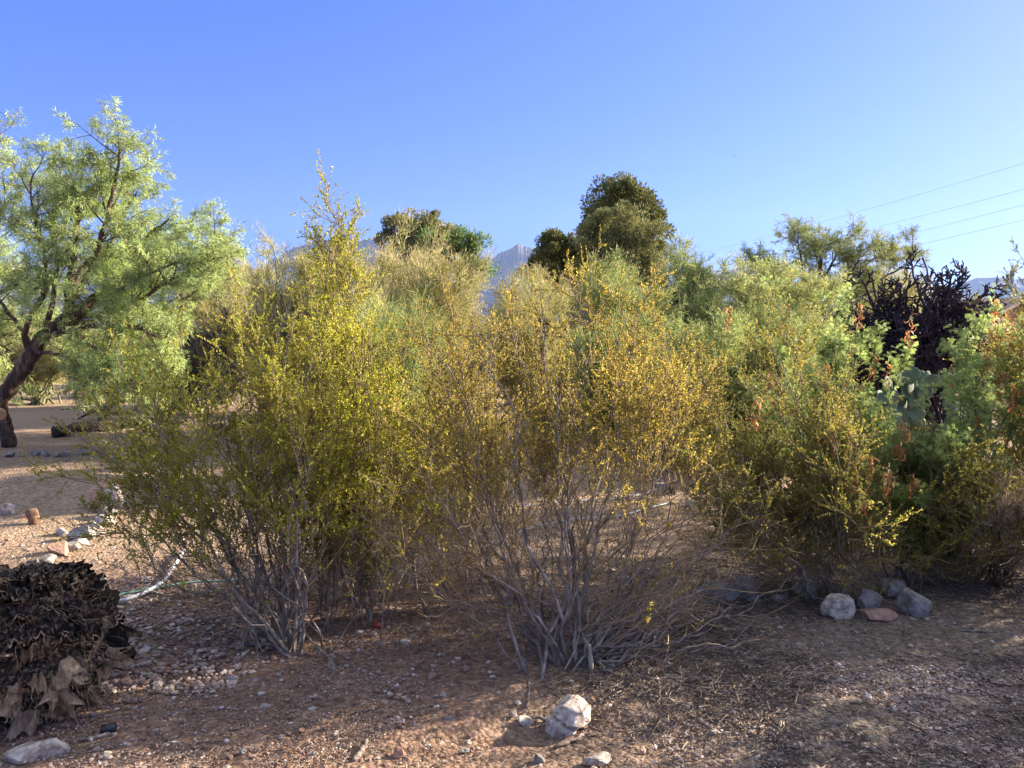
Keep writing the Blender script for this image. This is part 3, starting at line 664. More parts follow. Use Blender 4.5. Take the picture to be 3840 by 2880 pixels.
creosote('tall golden creosote behind the left one with a thin spire above all others', (1330, 2320),
         [(1180, 1180), (1060, 1230), (950, 1330), (900, 1700), (1000, 2050), (1350, 2100), (1680, 2000), (1720, 1500), (1600, 1280), (1480, 1230), (1380, 1120), (1300, 1120)], 4.6, 2, ns=54, n1=12, n2=8, nl=20, spread=.26, main=.75, t0=.08, r0=.006, dsd=.3,
         extra=[(1255, 790, 4.5), (1262, 810, 4.48), (1240, 800, 4.5), (1285, 830, 4.52), (1262, 900, 4.5), (1310, 920, 4.5), (1225, 930, 4.5), (1275, 1000, 4.5), (1270, 800, 4.55), (1290, 860, 4.5), (1240, 870, 4.6), (1330, 900, 4.5), (1350, 960, 4.5), (1290, 960, 4.6), (1160, 1030, 4.6), (1060, 1100, 4.6)])
creosote('middle distance golden creosote seen between the two front ones', (1640, 2190),
         [(1460, 1250), (1700, 1150), (1850, 1200), (1900, 1600), (1850, 1950), (1450, 2000), (1350, 1700)], 5.3, 3, ns=40, n1=11, n2=7, nl=18, main=.8, t0=.1, spread=.3, r0=.006, leaf='creo_y', dsd=.3)
creosote('open golden creosote in the middle with smooth grey stems arching to the right', (2090, 2500),
         [(1580, 1230), (1720, 1160), (1880, 1220), (2010, 1090), (2130, 1080), (2260, 1180), (2420, 1150), (2560, 1300), (2600, 1560), (2540, 1800), (2080, 1700), (1700, 1850), (1520, 1700), (1520, 1400)], 4.1, 4, ns=38, n1=11, n2=7, nl=21, leaf='creo_y', spread=.10, dsd=.33,
         extra=[(2025, 1000, 3.9), (2115, 1010, 4.1), (1700, 1090, 4.0), (2350, 1080, 4.2), (2420, 1100, 4.2), (1600, 1560, 3.6), (1500, 1830, 3.5), (1760, 1180, 3.8), (1430, 2010, 3.4), (1610, 1820, 3.4), (1480, 2080, 3.3), (2640, 1750, 4.0), (2600, 1950, 3.9), (2700, 1850, 4.3), (1640, 1950, 3.7), (1550, 2250, 3.5), (1700, 2080, 3.6), (2550, 2100, 3.8), (2400, 1900, 3.8), (1900, 1850, 3.6), (2250, 1850, 3.7), (1420, 2150, 3.6), (1380, 1950, 3.8), (2780, 2000, 3.9), (2820, 1850, 4.2), (1500, 1950, 3.7)], dens=.8, zleaf=.72, r0=.0088, main=.6, arch=.05)
# low arching part of it, to the right
creosote('low spreading creosote with long bare grey branches reaching right over the stones', (2160, 2490),
         [(2450, 2000), (2800, 1950), (2950, 2120), (2900, 2300), (2600, 2300), (2400, 2120)], 3.95, 5, ns=20, n1=3, n2=1, nl=8, leaf='creo_y', spread=.05, dsd=.25,
         extra=[(2860, 2380, 3.7), (2950, 2300, 3.9), (2720, 2050, 4.0), (2800, 2160, 3.8), (2560, 1850, 4.0), (2520, 2380, 3.4), (2720, 2600, 3.3), (3000, 2170, 4.0)], dens=.3, zleaf=.25, arch=.05, r0=.014, main=.8)
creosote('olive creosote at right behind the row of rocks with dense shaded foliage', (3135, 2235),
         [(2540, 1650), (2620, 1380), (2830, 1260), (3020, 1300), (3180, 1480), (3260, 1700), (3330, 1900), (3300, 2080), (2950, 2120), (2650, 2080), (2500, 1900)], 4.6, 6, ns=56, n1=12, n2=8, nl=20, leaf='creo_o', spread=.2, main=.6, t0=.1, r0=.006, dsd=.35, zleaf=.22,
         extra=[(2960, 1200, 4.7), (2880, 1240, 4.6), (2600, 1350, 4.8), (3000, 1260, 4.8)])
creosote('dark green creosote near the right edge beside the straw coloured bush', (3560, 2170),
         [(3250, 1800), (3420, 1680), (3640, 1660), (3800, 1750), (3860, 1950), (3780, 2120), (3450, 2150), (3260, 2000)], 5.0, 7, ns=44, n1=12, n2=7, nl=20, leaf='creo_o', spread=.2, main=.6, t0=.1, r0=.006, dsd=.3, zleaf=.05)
creosote('orange tinted creosote cut by the right edge in front of the house', (3900, 2050),
         [(3760, 1150), (3860, 1130), (4000, 1250), (4150, 1600), (4000, 1900), (3780, 1800), (3760, 1400)], 5.4, 8, ns=34, n1=11, n2=7, nl=20, leaf='creo_y', spread=.1, dsd=.3)
creosote('olive creosote behind the middle one with orange flecks in its crown', (2480, 1850),
         [(2250, 1250), (2450, 1150), (2560, 1250), (2700, 1300), (2760, 1600), (2600, 1750), (2300, 1700)], 6.3, 9, ns=34, n1=11, n2=7, nl=18, leaf='creo_y', spread=.1, dsd=.3)
# out of the frame on the right: the shrubs and the tree whose shade lies over the foreground
for i, (x, y, hgt) in enumerate([(4.3, 4.9, 1.75), (5.6, 6.2, 2.1), (6.4, 5.0, 2.1), (3.9, 3.5, 1.5), (6.4, 8.9, 2.7), (6.0, 7.7, 2.3)]):
    bp = np.array([x, y, float(gh(x, y))]); rg2 = np.random.default_rng(60 + i)
    ex = [(x + rg2.normal(0, .55), y + rg2.normal(0, .5), rg2.uniform(.35, 1) * hgt) for _ in range(40)]
    def conv(e):   # world point -> (px,py,Y)
        d = np.array(e) - np.array([0, 0, EYE]); f = d[1] * CP - d[2] * SP; u = d[0] / f; v = (d[1] * SP + d[2] * CP) / f
        return (1920 + u * FPX, 1440 - v * FPX, e[1])
    creosote(['tall creosote out of the frame beyond the bottom right corner of the picture', 'creosote out of the frame behind the nearest one to the right', 'creosote farthest to the right of the near group outside the frame', 'lowest and nearest creosote just outside the frame to the right', 'tallest creosote outside the frame level with the cholla', 'tall creosote outside the frame just past the feathery shrub'][i], None, None, 0, 70 + i, ns=0, n1=9, n2=6, nl=16, leaf='creo_o', spread=.15, basepts=bp, extra=[conv(e) for e in ex], zleaf=.05, leafL=.017, group='creosotes right of the frame')

# ------------------------------------------------------------------ catclaw with feathery leaves and curled pods
def pinnate(g, rng, pos, D, L, n=7, lf=.011, w=.0045):
    """feather leaves: leaflet pairs along a short rachis"""
    D = norm(D); s = perp(rng, D); k = np.linspace(.15, 1, n)
    p = pos[:, None] + D[:, None] * (L[:, None] * k[None])[..., None]; p[..., 2] -= (k[None] ** 2) * L[:, None] * .15
    for sg in (-1, 1):
        dd = norm(s * sg + D * .45); q = p.reshape(-1, 3); dr = np.repeat(dd, n, 0); nn = np.repeat(np.cross(D, s), n, 0)
        l = lf * rng.uniform(.8, 1.2, len(q))[:, None]; side = norm(np.cross(dr, nn)); m = q + dr * l * .5
        V = np.stack([q, m - side * w / 2, q + dr * l, m + side * w / 2], 1)
        g.add(V, np.arange(len(q))[:, None] * 4 + np.arange(4)[None])
def pods(rng, c, n=22, size=.05):
    stalk = catmull(c + np.array([[0, 0, size * 2], [size * .5, 0, size * .7], [-size * .3, 0, -size * .6], [size * .2, 0, -size * 1.6]]), 8); P0 = stalk[rng.integers(0, 8, n)] + rng.normal(0, .003, (n, 3)); N = 10
    a = np.cumsum(rng.uniform(.15, .6, (n, 1)) * np.ones((n, N)), 1) + rng.uniform(0, 6, (n, 1)); s = perp(rng, np.tile([[0, 0, 1.]], (n, 1)))
    st = size * .16; d = s[:, None] * np.cos(a)[..., None] + np.array([0, 0, 1.]) * np.sin(a)[..., None]; d[..., 2] -= .25
    P = P0[:, None] + np.cumsum(d, 1) * st
    P = np.concatenate([P0[:, None], P], 1); N += 1; g = Geo(); tubes(g, stalk, np.full(8, .0022), 4); ribbons(g, rng, P, np.full((n, N), .0042) * np.array([[.4] + [1] * 9 + [.4]])); return g
def catclaw(label, b, tips, seed, podpts, n1=13, n2=4, nleaf=9, leaf='cat', group='catclaw shrubs'):
    rng = np.random.default_rng(seed); root = thing('catclaw_shrub', label, 'shrub', tuple(b), group)
    tips = np.array([at(*t) for t in tips]); B = len(tips)
    bases = b + np.concatenate([rng.normal(0, .08, (B, 2)), np.zeros((B, 1))], 1)
    P = stems_to(rng, bases, tips, 16, .2, .02); g = Geo()
    tubes(g, P - b, rng.uniform(.006, .011, B)[:, None] * np.linspace(1, .2, 16)[None], 6)
    K1, _ = kids(rng, P, n1, .3, 1, (32, 10), (.10, .28), 8, .1, .06)
    tubes(g, K1 - b, np.linspace(.003, .0012, 8)[None] * np.ones((len(K1), 1)), 4)
    K2, _ = kids(rng, K1, n2, .2, 1, (40, 12), (.06, .18), 5, .12, .05)
    tubes(g, K2 - b, np.linspace(.0015, .0008, 5)[None] * np.ones((len(K2), 1)), 3); mk('stems', g, M['stem_d'], root, smooth=True)
    lg = Geo()
    for K, m in ((K2, nleaf), (K1, nleaf), (P[:, 6:], 26)):
        idx = np.repeat(np.arange(len(K)), m); t = .1 + .9 * rng.random(len(idx)); p, T = sample(K, idx, t)
        D = T * .5 + perp(rng, T) + np.array([0, 0, .1]); pinnate(lg, rng, p - b, D, rng.uniform(.025, .05, len(idx)))
    mk('foliage', lg, M[leaf], root)
    for q in podpts:
        mk('pod_cluster', pods(rng, at(*q) - b, int(rng.integers(12, 26)), rng.uniform(.028, .05)), M['redpod'], root)
    return root
catclaw('feathery catclaw shrub in front of the dark cholla with red brown curled pods', at(3160, 1990, 5.7) * np.array([1, 1, 0]),
        [(2915, 1100, 5.9), (2930, 1250, 5.9), (3180, 1080, 5.7), (3120, 1160, 5.8), (3080, 1280, 5.7), (3160, 1360, 5.5), (3310, 1230, 5.6), (3425, 1190, 5.6), (3060, 1450, 5.5), (3130, 1450, 5.5), (3000, 1500, 5.8), (2820, 1400, 6.0), (3130, 1250, 5.6)], 21,
        [(3225, 1190, 5.6), (3410, 1240, 5.6), (3275, 1370, 5.5), (3330, 1400, 5.5), (3100, 1420, 5.4), (2950, 1190, 5.7), (2730, 1200, 5.6), (2880, 1450, 5.2), (3200, 1800, 4.3), (3260, 1770, 4.3), (3320, 1840, 4.4), (3240, 1880, 4.3), (3380, 1650, 4.6), (2835, 1560, 4.4), (3130, 1620, 4.4), (3420, 1820, 4.5)])
catclaw('tall feathery catclaw shrub at the right edge with bright green shoots and orange pods', at(3560, 1960, 5.3) * np.array([1, 1, 0]),
        [(3740, 1070, 5.4), (3760, 1200, 5.4), (3640, 1230, 5.2), (3590, 1340, 5.1), (3700, 1330, 5.2), (3840, 1180, 5.3), (3880, 1250, 5.3), (3600, 1450, 5.0), (3500, 1550, 4.9), (3800, 1380, 5.2), (3660, 1500, 4.9), (3450, 1700, 4.7), (3400, 1620, 4.8), (3560, 1650, 4.7), (3900, 1450, 5.2), (3350, 1830, 4.8), (3300, 1700, 5.0)], 22,
        [(3735, 1160, 5.3), (3725, 1240, 5.3), (3740, 1300, 5.3), (3790, 1270, 5.2), (3700, 1360, 5.2), (3750, 1450, 5.1), (3570, 1420, 5.1), (3840, 1350, 5.2), (3660, 1600, 4.9), (3800, 1500, 5.0), (3780, 1210, 5.3)])
catclaw('low blue green catclaw in the shade between the two creosotes at right', at(3380, 2080, 5.0) * np.array([1, 1, 0]),
        [(3350, 1650, 5.2), (3430, 1700, 5.1), (3480, 1800, 5.0), (3300, 1900, 5.0), (3520, 1950, 5.0), (3400, 2000, 4.9), (3250, 1720, 5.2), (3550, 1700, 5.1)], 23, [], n1=14, n2=5)

def broom(label, b, poly, Y, seed, mat, name='broom_bush', ns=30, n1=20, n2=6, W=.0011, rL=(.12, .3), dsd=.2, cat='shrub', group=None, stem='stem_d'):
    """wiry bush: bundles of fine upright twigs"""
    rng = np.random.default_rng(seed); root = thing(name, label, cat, tuple(b), group)
    tips = np.array([at(q[0], q[1], Y + rng.normal(0, dsd)) for q in in_poly(rng, poly, ns)]); tips[:, 2] = np.maximum(tips[:, 2], .15)
    P = stems_to(rng, b + np.concatenate([rng.normal(0, .05, (ns, 2)), np.zeros((ns, 1))], 1), tips, 14, .2, .015)
    g = Geo(); tubes(g, P - b, .006 * np.linspace(1, .2, 14)[None] * np.ones((ns, 1)), 5); mk('stems', g, M[stem], root, smooth=True)
    K1, _ = kids(rng, P, n1, .5, 1, (22, 8), rL, 7, .09, .05); K2, _ = kids(rng, K1, n2, .1, .9, (22, 8), (rL[0] * .6, rL[1] * .7), 6, .1, .05)
    g = Geo(); ribbons(g, rng, K1 - b, np.full((len(K1), 7), W)); ribbons(g, rng, K2 - b, np.full((len(K2), 6), W * .8)); mk('twigs', g, M[mat], root)
broom('straw coloured dry wiry bush at the right edge', G(3720, 2190), [(3700, 1870), (3760, 1790), (3880, 1760), (3980, 1850), (3900, 1930), (3740, 1940)], 4.6, 31, 'straw', ns=22, n1=20, n2=6, rL=(.08, .2))
broom('dark thin stemmed bush standing in the litter at the right edge', G(3745, 2200), [(3650, 2000), (3780, 1800), (3860, 1900), (3880, 2080), (3720, 2080)], 4.5, 32, 'chip', ns=14, n1=8, n2=4, W=.0014)
broom('bright lime green tuft of young twigs in front of the prickly pear', at(3290, 1750, 5.6) * np.array([1, 1, 0]), [(3250, 1540), (3300, 1530), (3340, 1550), (3300, 1640), (3260, 1640)], 5.4, 33, 'fern', ns=16, n1=16, n2=4, W=.003, rL=(.04, .12), dsd=.06)

# ------------------------------------------------------------------ mesquite at left
def mesquite(name, label, limbs, b, seed, n1=16, n2=9, n3=5, nleaf=9, L1=(.5, 1.3), L2=(.2, .55), up=.03, group=None, scale=1.0, t0=.25, leaf='mesq', stub=None, pin=(.05, .085), pw=.010, squeeze=1.0):
    rng = np.random.default_rng(seed); root = thing(name, label, 'tree', tuple(b), group)
    Ps = []; g = Geo()
    for r0, r1, pts in limbs:
        Q = catmull([at(q[0] if q[0] < 350 or q[0] > 1500 else 350 + (q[0] - 350) * squeeze, q[1] if squeeze == 1 or q[1] > 1200 else 1200 - (1200 - q[1]) * .86, q[2]) for q in pts], 26); Ps.append(Q)
        r = np.linspace(r0, r1, 26); Q = Q + rng.normal(0, .006, Q.shape)
        tubes(g, Q - b, r * (1 + .06 * rng.normal(size=26)), 12 if r0 > .05 else 8, True)
    mk('trunk', g, M['mesq_bark'], root, smooth=True)
    if stub is not None:
        p, d, r = stub; g = Geo(); d = np.array(d); P = np.stack([p - d, p, p + d * .03]) - b; tubes(g, P, np.array([r, r, r * .96]), 14, True)
        mk('cut_limb', g, plain('fresh cut wood', (.50, .28, .14), .9), root)
    P = np.array([p for p, l in zip(Ps, limbs) if l[1] < .03])
    K1, t1 = kids(rng, P, n1, t0, 1, (42, 14), L1, 12, .09, up)
    r = np.linspace(.012, .003, 12)[None] * np.ones((len(K1), 1)); g = Geo(); tubes(g, K1 - b, r, 5)
    K2, t2 = kids(rng, K1, n2, .15, 1, (40, 14), L2, 8, .10, up); tubes(g, K2 - b, np.linspace(.004, .0016, 8)[None] * np.ones((len(K2), 1)), 4)
    K3, t3 = kids(rng, K2, n3, .2, 1, (42, 12), (.08, .22), 5, .12, 0); tubes(g, K3 - b, np.linspace(.0022, .0012, 5)[None] * np.ones((len(K3), 1)), 3)
    mk('branches', g, M['stem_d'], root, smooth=True)
    lg = Geo()
    for K, m in ((K3, nleaf), (K2, nleaf)):
        idx = np.repeat(np.arange(len(K)), m); t = .1 + .9 * rng.random(len(idx)); p, T = sample(K, idx, t)
        L = rng.uniform(*pin, len(idx)); D = norm(T * .7 + perp(rng, T) * .9 + np.array([0, 0, -.15]))
        N = 4; Q = grow(rng, p, D, L, N, .08, -.12); wv = pw / 2 * rng.uniform(.7, 1.2, len(idx))[:, None] * np.array([[.5, 1, .9, .2]])
        ribbons(lg, rng, Q - b, wv)
    mk('foliage', lg, M[leaf], root)
    return root
Y = 11.2
mb = G(38, 1690)
mesquite('mesquite_tree', 'pale green mesquite tree with a dark leaning trunk at the left', [
    (.10, .09, [(40, 1695, Y), (30, 1640, Y), (12, 1570, Y), (-5, 1520, Y)]),
    (.115, .105, [(-45, 1560, Y), (0, 1500, Y), (55, 1430, Y), (120, 1330, Y), (160, 1260, Y)]),
    (.09, .06, [(150, 1270, Y), (205, 1225, Y), (250, 1180, Y), (275, 1120, Y)]),
    (.07, .012, [(262, 1160, Y), (262, 1050, Y - .1), (280, 900, Y - .2), (290, 760, Y - .2), (295, 660, Y - .3), (310, 560, Y - .3)]),
    (.06, .010, [(262, 1130, Y), (300, 1000, Y + .2), (380, 900, Y + .4), (440, 860, Y + .5), (500, 740, Y + .6), (560, 640, Y + .6)]),
    (.06, .010, [(255, 1180, Y), (340, 1110, Y), (430, 1040, Y), (520, 930, Y - .2), (620, 830, Y - .3), (720, 760, Y - .4)]),
    (.055, .008, [(240, 1200, Y), (380, 1110, Y + .4), (520, 1020, Y + .8), (650, 900, Y + 1), (780, 820, Y + 1.2)]),
    (.05, .008, [(230, 1210, Y), (360, 1140, Y - .4), (480, 1070, Y - .8), (620, 1000, Y - 1), (800, 930, Y - 1.1)]),
    (.045, .008, [(280, 1190, Y), (420, 1170, Y - .4), (560, 1120, Y - .8), (720, 1030, Y - 1), (880, 960, Y - 1), (950, 925, Y - 1)]),
    (.045, .008, [(220, 1215, Y), (380, 1200, Y + .4), (560, 1160, Y + .6), (720, 1120, Y + .6), (860, 1110, Y + .5)]),
    (.045, .008, [(180, 1260, Y), (300, 1230, Y - .6), (450, 1220, Y - 1), (600, 1240, Y - 1.3), (700, 1280, Y - 1.4)]),
    (.045, .010, [(110, 1330, Y), (95, 1230, Y - .1), (150, 1120, Y - .2), (175, 1040, Y - .3), (165, 900, Y - .4), (130, 760, Y - .4), (115, 600, Y - .5)]),
    (.045, .010, [(115, 1340, Y), (100, 1260, Y + .4), (40, 1180, Y + .6), (-30, 1060, Y + .8), (-60, 920, Y + .8)]),
    (.045, .010, [(170, 1240, Y), (200, 1100, Y + .3), (215, 930, Y + .5), (200, 760, Y + .6), (215, 640, Y + .6), (235, 520, Y + .6)]),
    (.045, .010, [(285, 1100, Y), (350, 950, Y - .3), (400, 800, Y - .5), (440, 660, Y - .6), (470, 520, Y - .6), (492, 410, Y - .6)]),
    (.03, .008, [(130, 1320, Y), (220, 1330, Y - .5), (330, 1370, Y - .8), (420, 1430, Y - 1)]),
    (.03, .008, [(200, 1230, Y), (340, 1270, Y - .2), (480, 1330, Y - .3), (560, 1400, Y - .4)]),
    (.03, .008, [(240, 1230, Y), (330, 1290, Y - .7), (430, 1340, Y - 1.2), (520, 1420, Y - 1.5)]),
    ], mb, 51, n1=15, n2=8, n3=7, nleaf=9, squeeze=.77, pw=.0072, L1=(.35, .9), L2=(.18, .45), up=0,
    stub=(at(2, 1548, Y - .12), (-.10, .14, .02), .07))
mesquite('mesquite_tree', 'mesquite crown reaching in from beyond the left edge behind the leaning one', [
    (.12, .06, [(-420, 1640, 12.6), (-400, 1450, 12.6), (-330, 1250, 12.6), (-260, 1100, 12.5)]),
    (.05, .01, [(-280, 1130, 12.5), (-200, 900, 12.3), (-130, 700, 12.2), (-60, 520, 12.1)]),
    (.05, .01, [(-300, 1180, 12.5), (-180, 1050, 12.2), (-60, 900, 12.0), (20, 760, 11.8)]),
    (.05, .01, [(-320, 1250, 12.6), (-160, 1180, 12.8), (0, 1100, 13), (100, 1060, 13)]),
    (.05, .01, [(-340, 1300, 12.6), (-150, 1300, 12.8), (0, 1260, 13), (160, 1250, 13)]),
    (.05, .01, [(-330, 1280, 12.6), (-150, 1220, 12.2), (-20, 1280, 12), (90, 1350, 11.9)])], at(-420, 1640, 12.6), 52, n1=13, n2=8, n3=5, nleaf=6)
mesquite('mesquite_tree', 'small loose mesquite rising above the bushes at the right under the wires', [
    (.07, .05, [(3090, 1560, 16.5), (3080, 1350, 16.5), (3060, 1150, 16.5)]),
    (.04, .008, [(3060, 1150, 16.5), (3090, 1050, 16.5), (3140, 950, 16.5), (3190, 860, 16.5)]),
    (.04, .008, [(3060, 1180, 16.5), (3020, 1050, 16.6), (3000, 950, 16.6), (2990, 890, 16.6)]),
    (.04, .008, [(3060, 1180, 16.5), (2960, 1080, 16.3), (2880, 1000, 16.2), (2800, 960, 16)]),
    (.04, .008, [(3060, 1170, 16.5), (3160, 1080, 16.5), (3240, 1000, 16.4), (3300, 950, 16.4)]),
    (.04, .008, [(3060, 1190, 16.5), (3180, 1130, 16.8), (3300, 1050, 17), (3420, 980, 17), (3430, 940, 17)]),
    (.04, .008, [(3060, 1230, 16.5), (3150, 1180, 16), (3230, 1120, 15.8), (3290, 1080, 15.7)]),
    (.04, .008, [(3060, 1230, 16.5), (2980, 1150, 16), (2900, 1080, 15.8), (2860, 1060, 15.7)]),
    (.04, .008, [(3060, 1180, 16.5), (3060, 1080, 16.2), (3080, 990, 16), (3070, 930, 16)]),
    (.04, .008, [(3060, 1200, 16.5), (3130, 1100, 16.2), (3200, 1010, 16), (3230, 940, 16)])], at(3090, 1560, 16.5), 53, n1=9, n2=9, n3=6, nleaf=7, leaf='pv_g', L1=(.25, .75), pw=.010)
mesquite('mesquite_tree', 'mesquite standing just out of the frame to the right with one twig showing', [
    (.12, .06, [(4700, 1750, 9.5), (4680, 1400, 9.5), (4600, 1150, 9.5)]),
    (.05, .01, [(4600, 1180, 9.5), (4400, 1000, 9.6), (4300, 880, 9.7), (4130, 840, 9.7)]),
    (.05, .01, [(4600, 1180, 9.5), (4550, 900, 9.4), (4500, 700, 9.3), (4450, 500, 9.3)]),
    (.05, .01, [(4620, 1180, 9.5), (4800, 900, 9.4), (4950, 700, 9.3), (5000, 500, 9.3)]),
    (.05, .01, [(4620, 1200, 9.5), (4800, 1150, 9), (5000, 1050, 8.6), (5100, 1000, 8.3)])], at(4700, 1750, 9.5) * np.array([1, 1, 0]), 54, n1=12, n2=8, n3=4, nleaf=6, L1=(.3, .8))

# ------------------------------------------------------------------ palo verde bushes
def palo(label, poly, Y, seed, ns=42, n1=11, n2=9, n3=10, mat='pv', pod=.35, dsd=.9, name='palo_verde', W=.0042, base=None, group='palo verde bushes beyond the creosotes', L3=(.09, .24), upw=.05, leafy=0):
    rng = np.random.default_rng(seed); poly = np.array(poly, float)
    bx = base if base is not None else poly[:, 0].mean()
    b = at(bx, HOR, Y); b[2] = float(gh(b[0], b[1]))
    root = thing(name, label, 'bush', tuple(b), group)
    tips = np.array([at(q[0], q[1], Y + rng.normal(0, dsd)) for q in in_poly(rng, poly, ns)]); tips[:, 2] = np.maximum(tips[:, 2], .3)
    P = stems_to(rng, b + np.concatenate([rng.normal(0, .18, (ns, 2)), np.zeros((ns, 1))], 1), tips, 16, .4, .05)
    g = Geo(); tubes(g, P - b, rng.uniform(.015, .035, ns)[:, None] * np.linspace(1, .2, 16)[None], 6)
    K1, _ = kids(rng, P, n1, .25, 1, (38, 12), (.35, .85), 9, .11, upw); tubes(g, K1 - b, np.linspace(.010, .004, 9)[None] * np.ones((len(K1), 1)), 4)
    mk('stems', g, M['pv_bark'], root, smooth=True)
    K2, _ = kids(rng, K1, n2, .1, 1, (40, 14), (.18, .42), 6, .13, upw * .6); K3, _ = kids(rng, K2, n3, .1, 1, (38, 13), L3, 5, .13, upw * .5)
    g = Geo(); ribbons(g, rng, K2 - b, np.full((len(K2), 6), W * 1.1)); ribbons(g, rng, K3 - b, np.full((len(K3), 5), W) * np.array([[1, .9, .8, .6, .3]]))
    mk('twigs', g, M[mat], root)
    if leafy:
        idx = np.repeat(np.arange(len(K3)), leafy); q, T = sample(K3, idx, rng.random(len(idx))); g = Geo()
        leaves(g, rng, q - b, T + perp(rng, T), rng.uniform(.03, .06, len(q)), .014); mk('foliage', g, M['mesq' if mat == 'pv' else 'pv_g'], root)
    if pod:
        q = K3[rng.random(len(K3)) < pod]; g = Geo(); leaves(g, rng, q[:, -1] - b, np.array([[0, 0, 1.]]) + rng.normal(0, .45, (len(q), 3)), rng.uniform(.05, .10, len(q)), .011); mk('pods', g, M['pod'], root)
palo('pale yellow green palo verde right of the big mesquite', [(900, 1250), (910, 1030), (980, 940), (1080, 915), (1200, 945), (1330, 965), (1390, 1030), (1400, 1300), (1150, 1400)], 16, 81, ns=44, n1=11)
palo('tallest pale palo verde full of tan pods left of the centre', [(1410, 1250), (1395, 980), (1440, 890), (1530, 880), (1610, 940), (1700, 1010), (1790, 1090), (1800, 1220), (1700, 1400), (1500, 1400)], 13.5, 82, ns=44, n1=11, pod=.6)
palo('lower palo verde below the blue peak in the middle', [(1830, 1250), (1850, 1090), (1940, 1050), (2040, 1045), (2110, 1080), (2120, 1350), (1900, 1350)], 18, 83)
palo('greener palo verde in front of the tall dark tree', [(2190, 1300), (2220, 1060), (2290, 1020), (2380, 1010), (2450, 1070), (2480, 1300), (2300, 1400)], 13, 84, mat='pv_g', pod=.12, ns=44, leafy=1)
palo('yellow green palo verde just right of the tall dark tree', [(2470, 1300), (2500, 1010), (2550, 940), (2600, 960), (2660, 1040), (2700, 1300)], 16, 85, mat='pv_g', pod=.15, ns=44, leafy=2)
palo('broad yellow green palo verde under the power wires', [(2680, 1350), (2720, 1070), (2810, 990), (2950, 950), (3080, 980), (3160, 1070), (3200, 1350)], 14.5, 86, ns=44, n1=11, pod=.15, leafy=2)
palo('sparse palo verde behind the top of the cholla', [(3180, 1200), (3200, 1000), (3300, 960), (3420, 960), (3480, 1060), (3500, 1250)], 19, 87, ns=22, pod=.2)
palo('pale bush behind the mesquite crown at left', [(640, 1250), (680, 960), (800, 900), (900, 900), (960, 1000), (950, 1300)], 19, 88, ns=26)
palo('shaded green bush low in front of the cholla at left', [(2500, 1500), (2520, 1290), (2680, 1220), (2850, 1230), (3000, 1260), (3120, 1350), (3050, 1550), (2700, 1600)], 9.5, 89, mat='pv_g', pod=0, ns=36, n1=10, dsd=.6, leafy=2, name='desert_bush', W=.0028)
palo('low bush at the far left under the mesquite crown', [(-100, 1350), (0, 1200), (200, 1180), (330, 1250), (350, 1350), (100, 1400)], 19, 90, ns=24, name='desert_bush')
palo('dark tangled dry bush in the shade under the mesquite', [(380, 1400), (430, 1230), (600, 1190), (820, 1200), (950, 1260), (960, 1430)], 17, 91, mat='chip', pod=0, ns=34, name='dry_bush', dsd=1.0, W=.004)
palo('brown dry bush low between the palo verdes left of centre', [(950, 1450), (1000, 1250), (1300, 1230), (1500, 1300), (1700, 1250), (1800, 1450)], 12, 92, mat='chip', pod=0, ns=34, name='dry_bush', dsd=.7)
palo('dark dry thicket behind the rusty post', [(1880, 1480), (1900, 1180), (2050, 1100), (2180, 1200), (2200, 1480)], 19.5, 93, mat='chip', pod=0, ns=34, name='dry_bush', dsd=.7)
palo('grey green bush in the shade right of the rusty post', [(2150, 1600), (2200, 1300), (2350, 1200), (2520, 1300), (2550, 1600)], 11, 94, mat='pv_g', pod=0, ns=28, name='desert_bush', dsd=.5)
palo('pale bush beyond the house at the right edge', [(3560, 1250), (3600, 1110), (3750, 1080), (3900, 1100), (3950, 1250)], 42, 95, ns=26, name='desert_bush', W=.008)

palo('olive bush in the shade close behind the golden creosotes', [(1180, 1500), (1200, 1280), (1330, 1200), (1480, 1190), (1600, 1260), (1640, 1500)], 8.8, 96, mat='pv_g', pod=0, ns=30, name='desert_bush', dsd=.4, W=.0028)
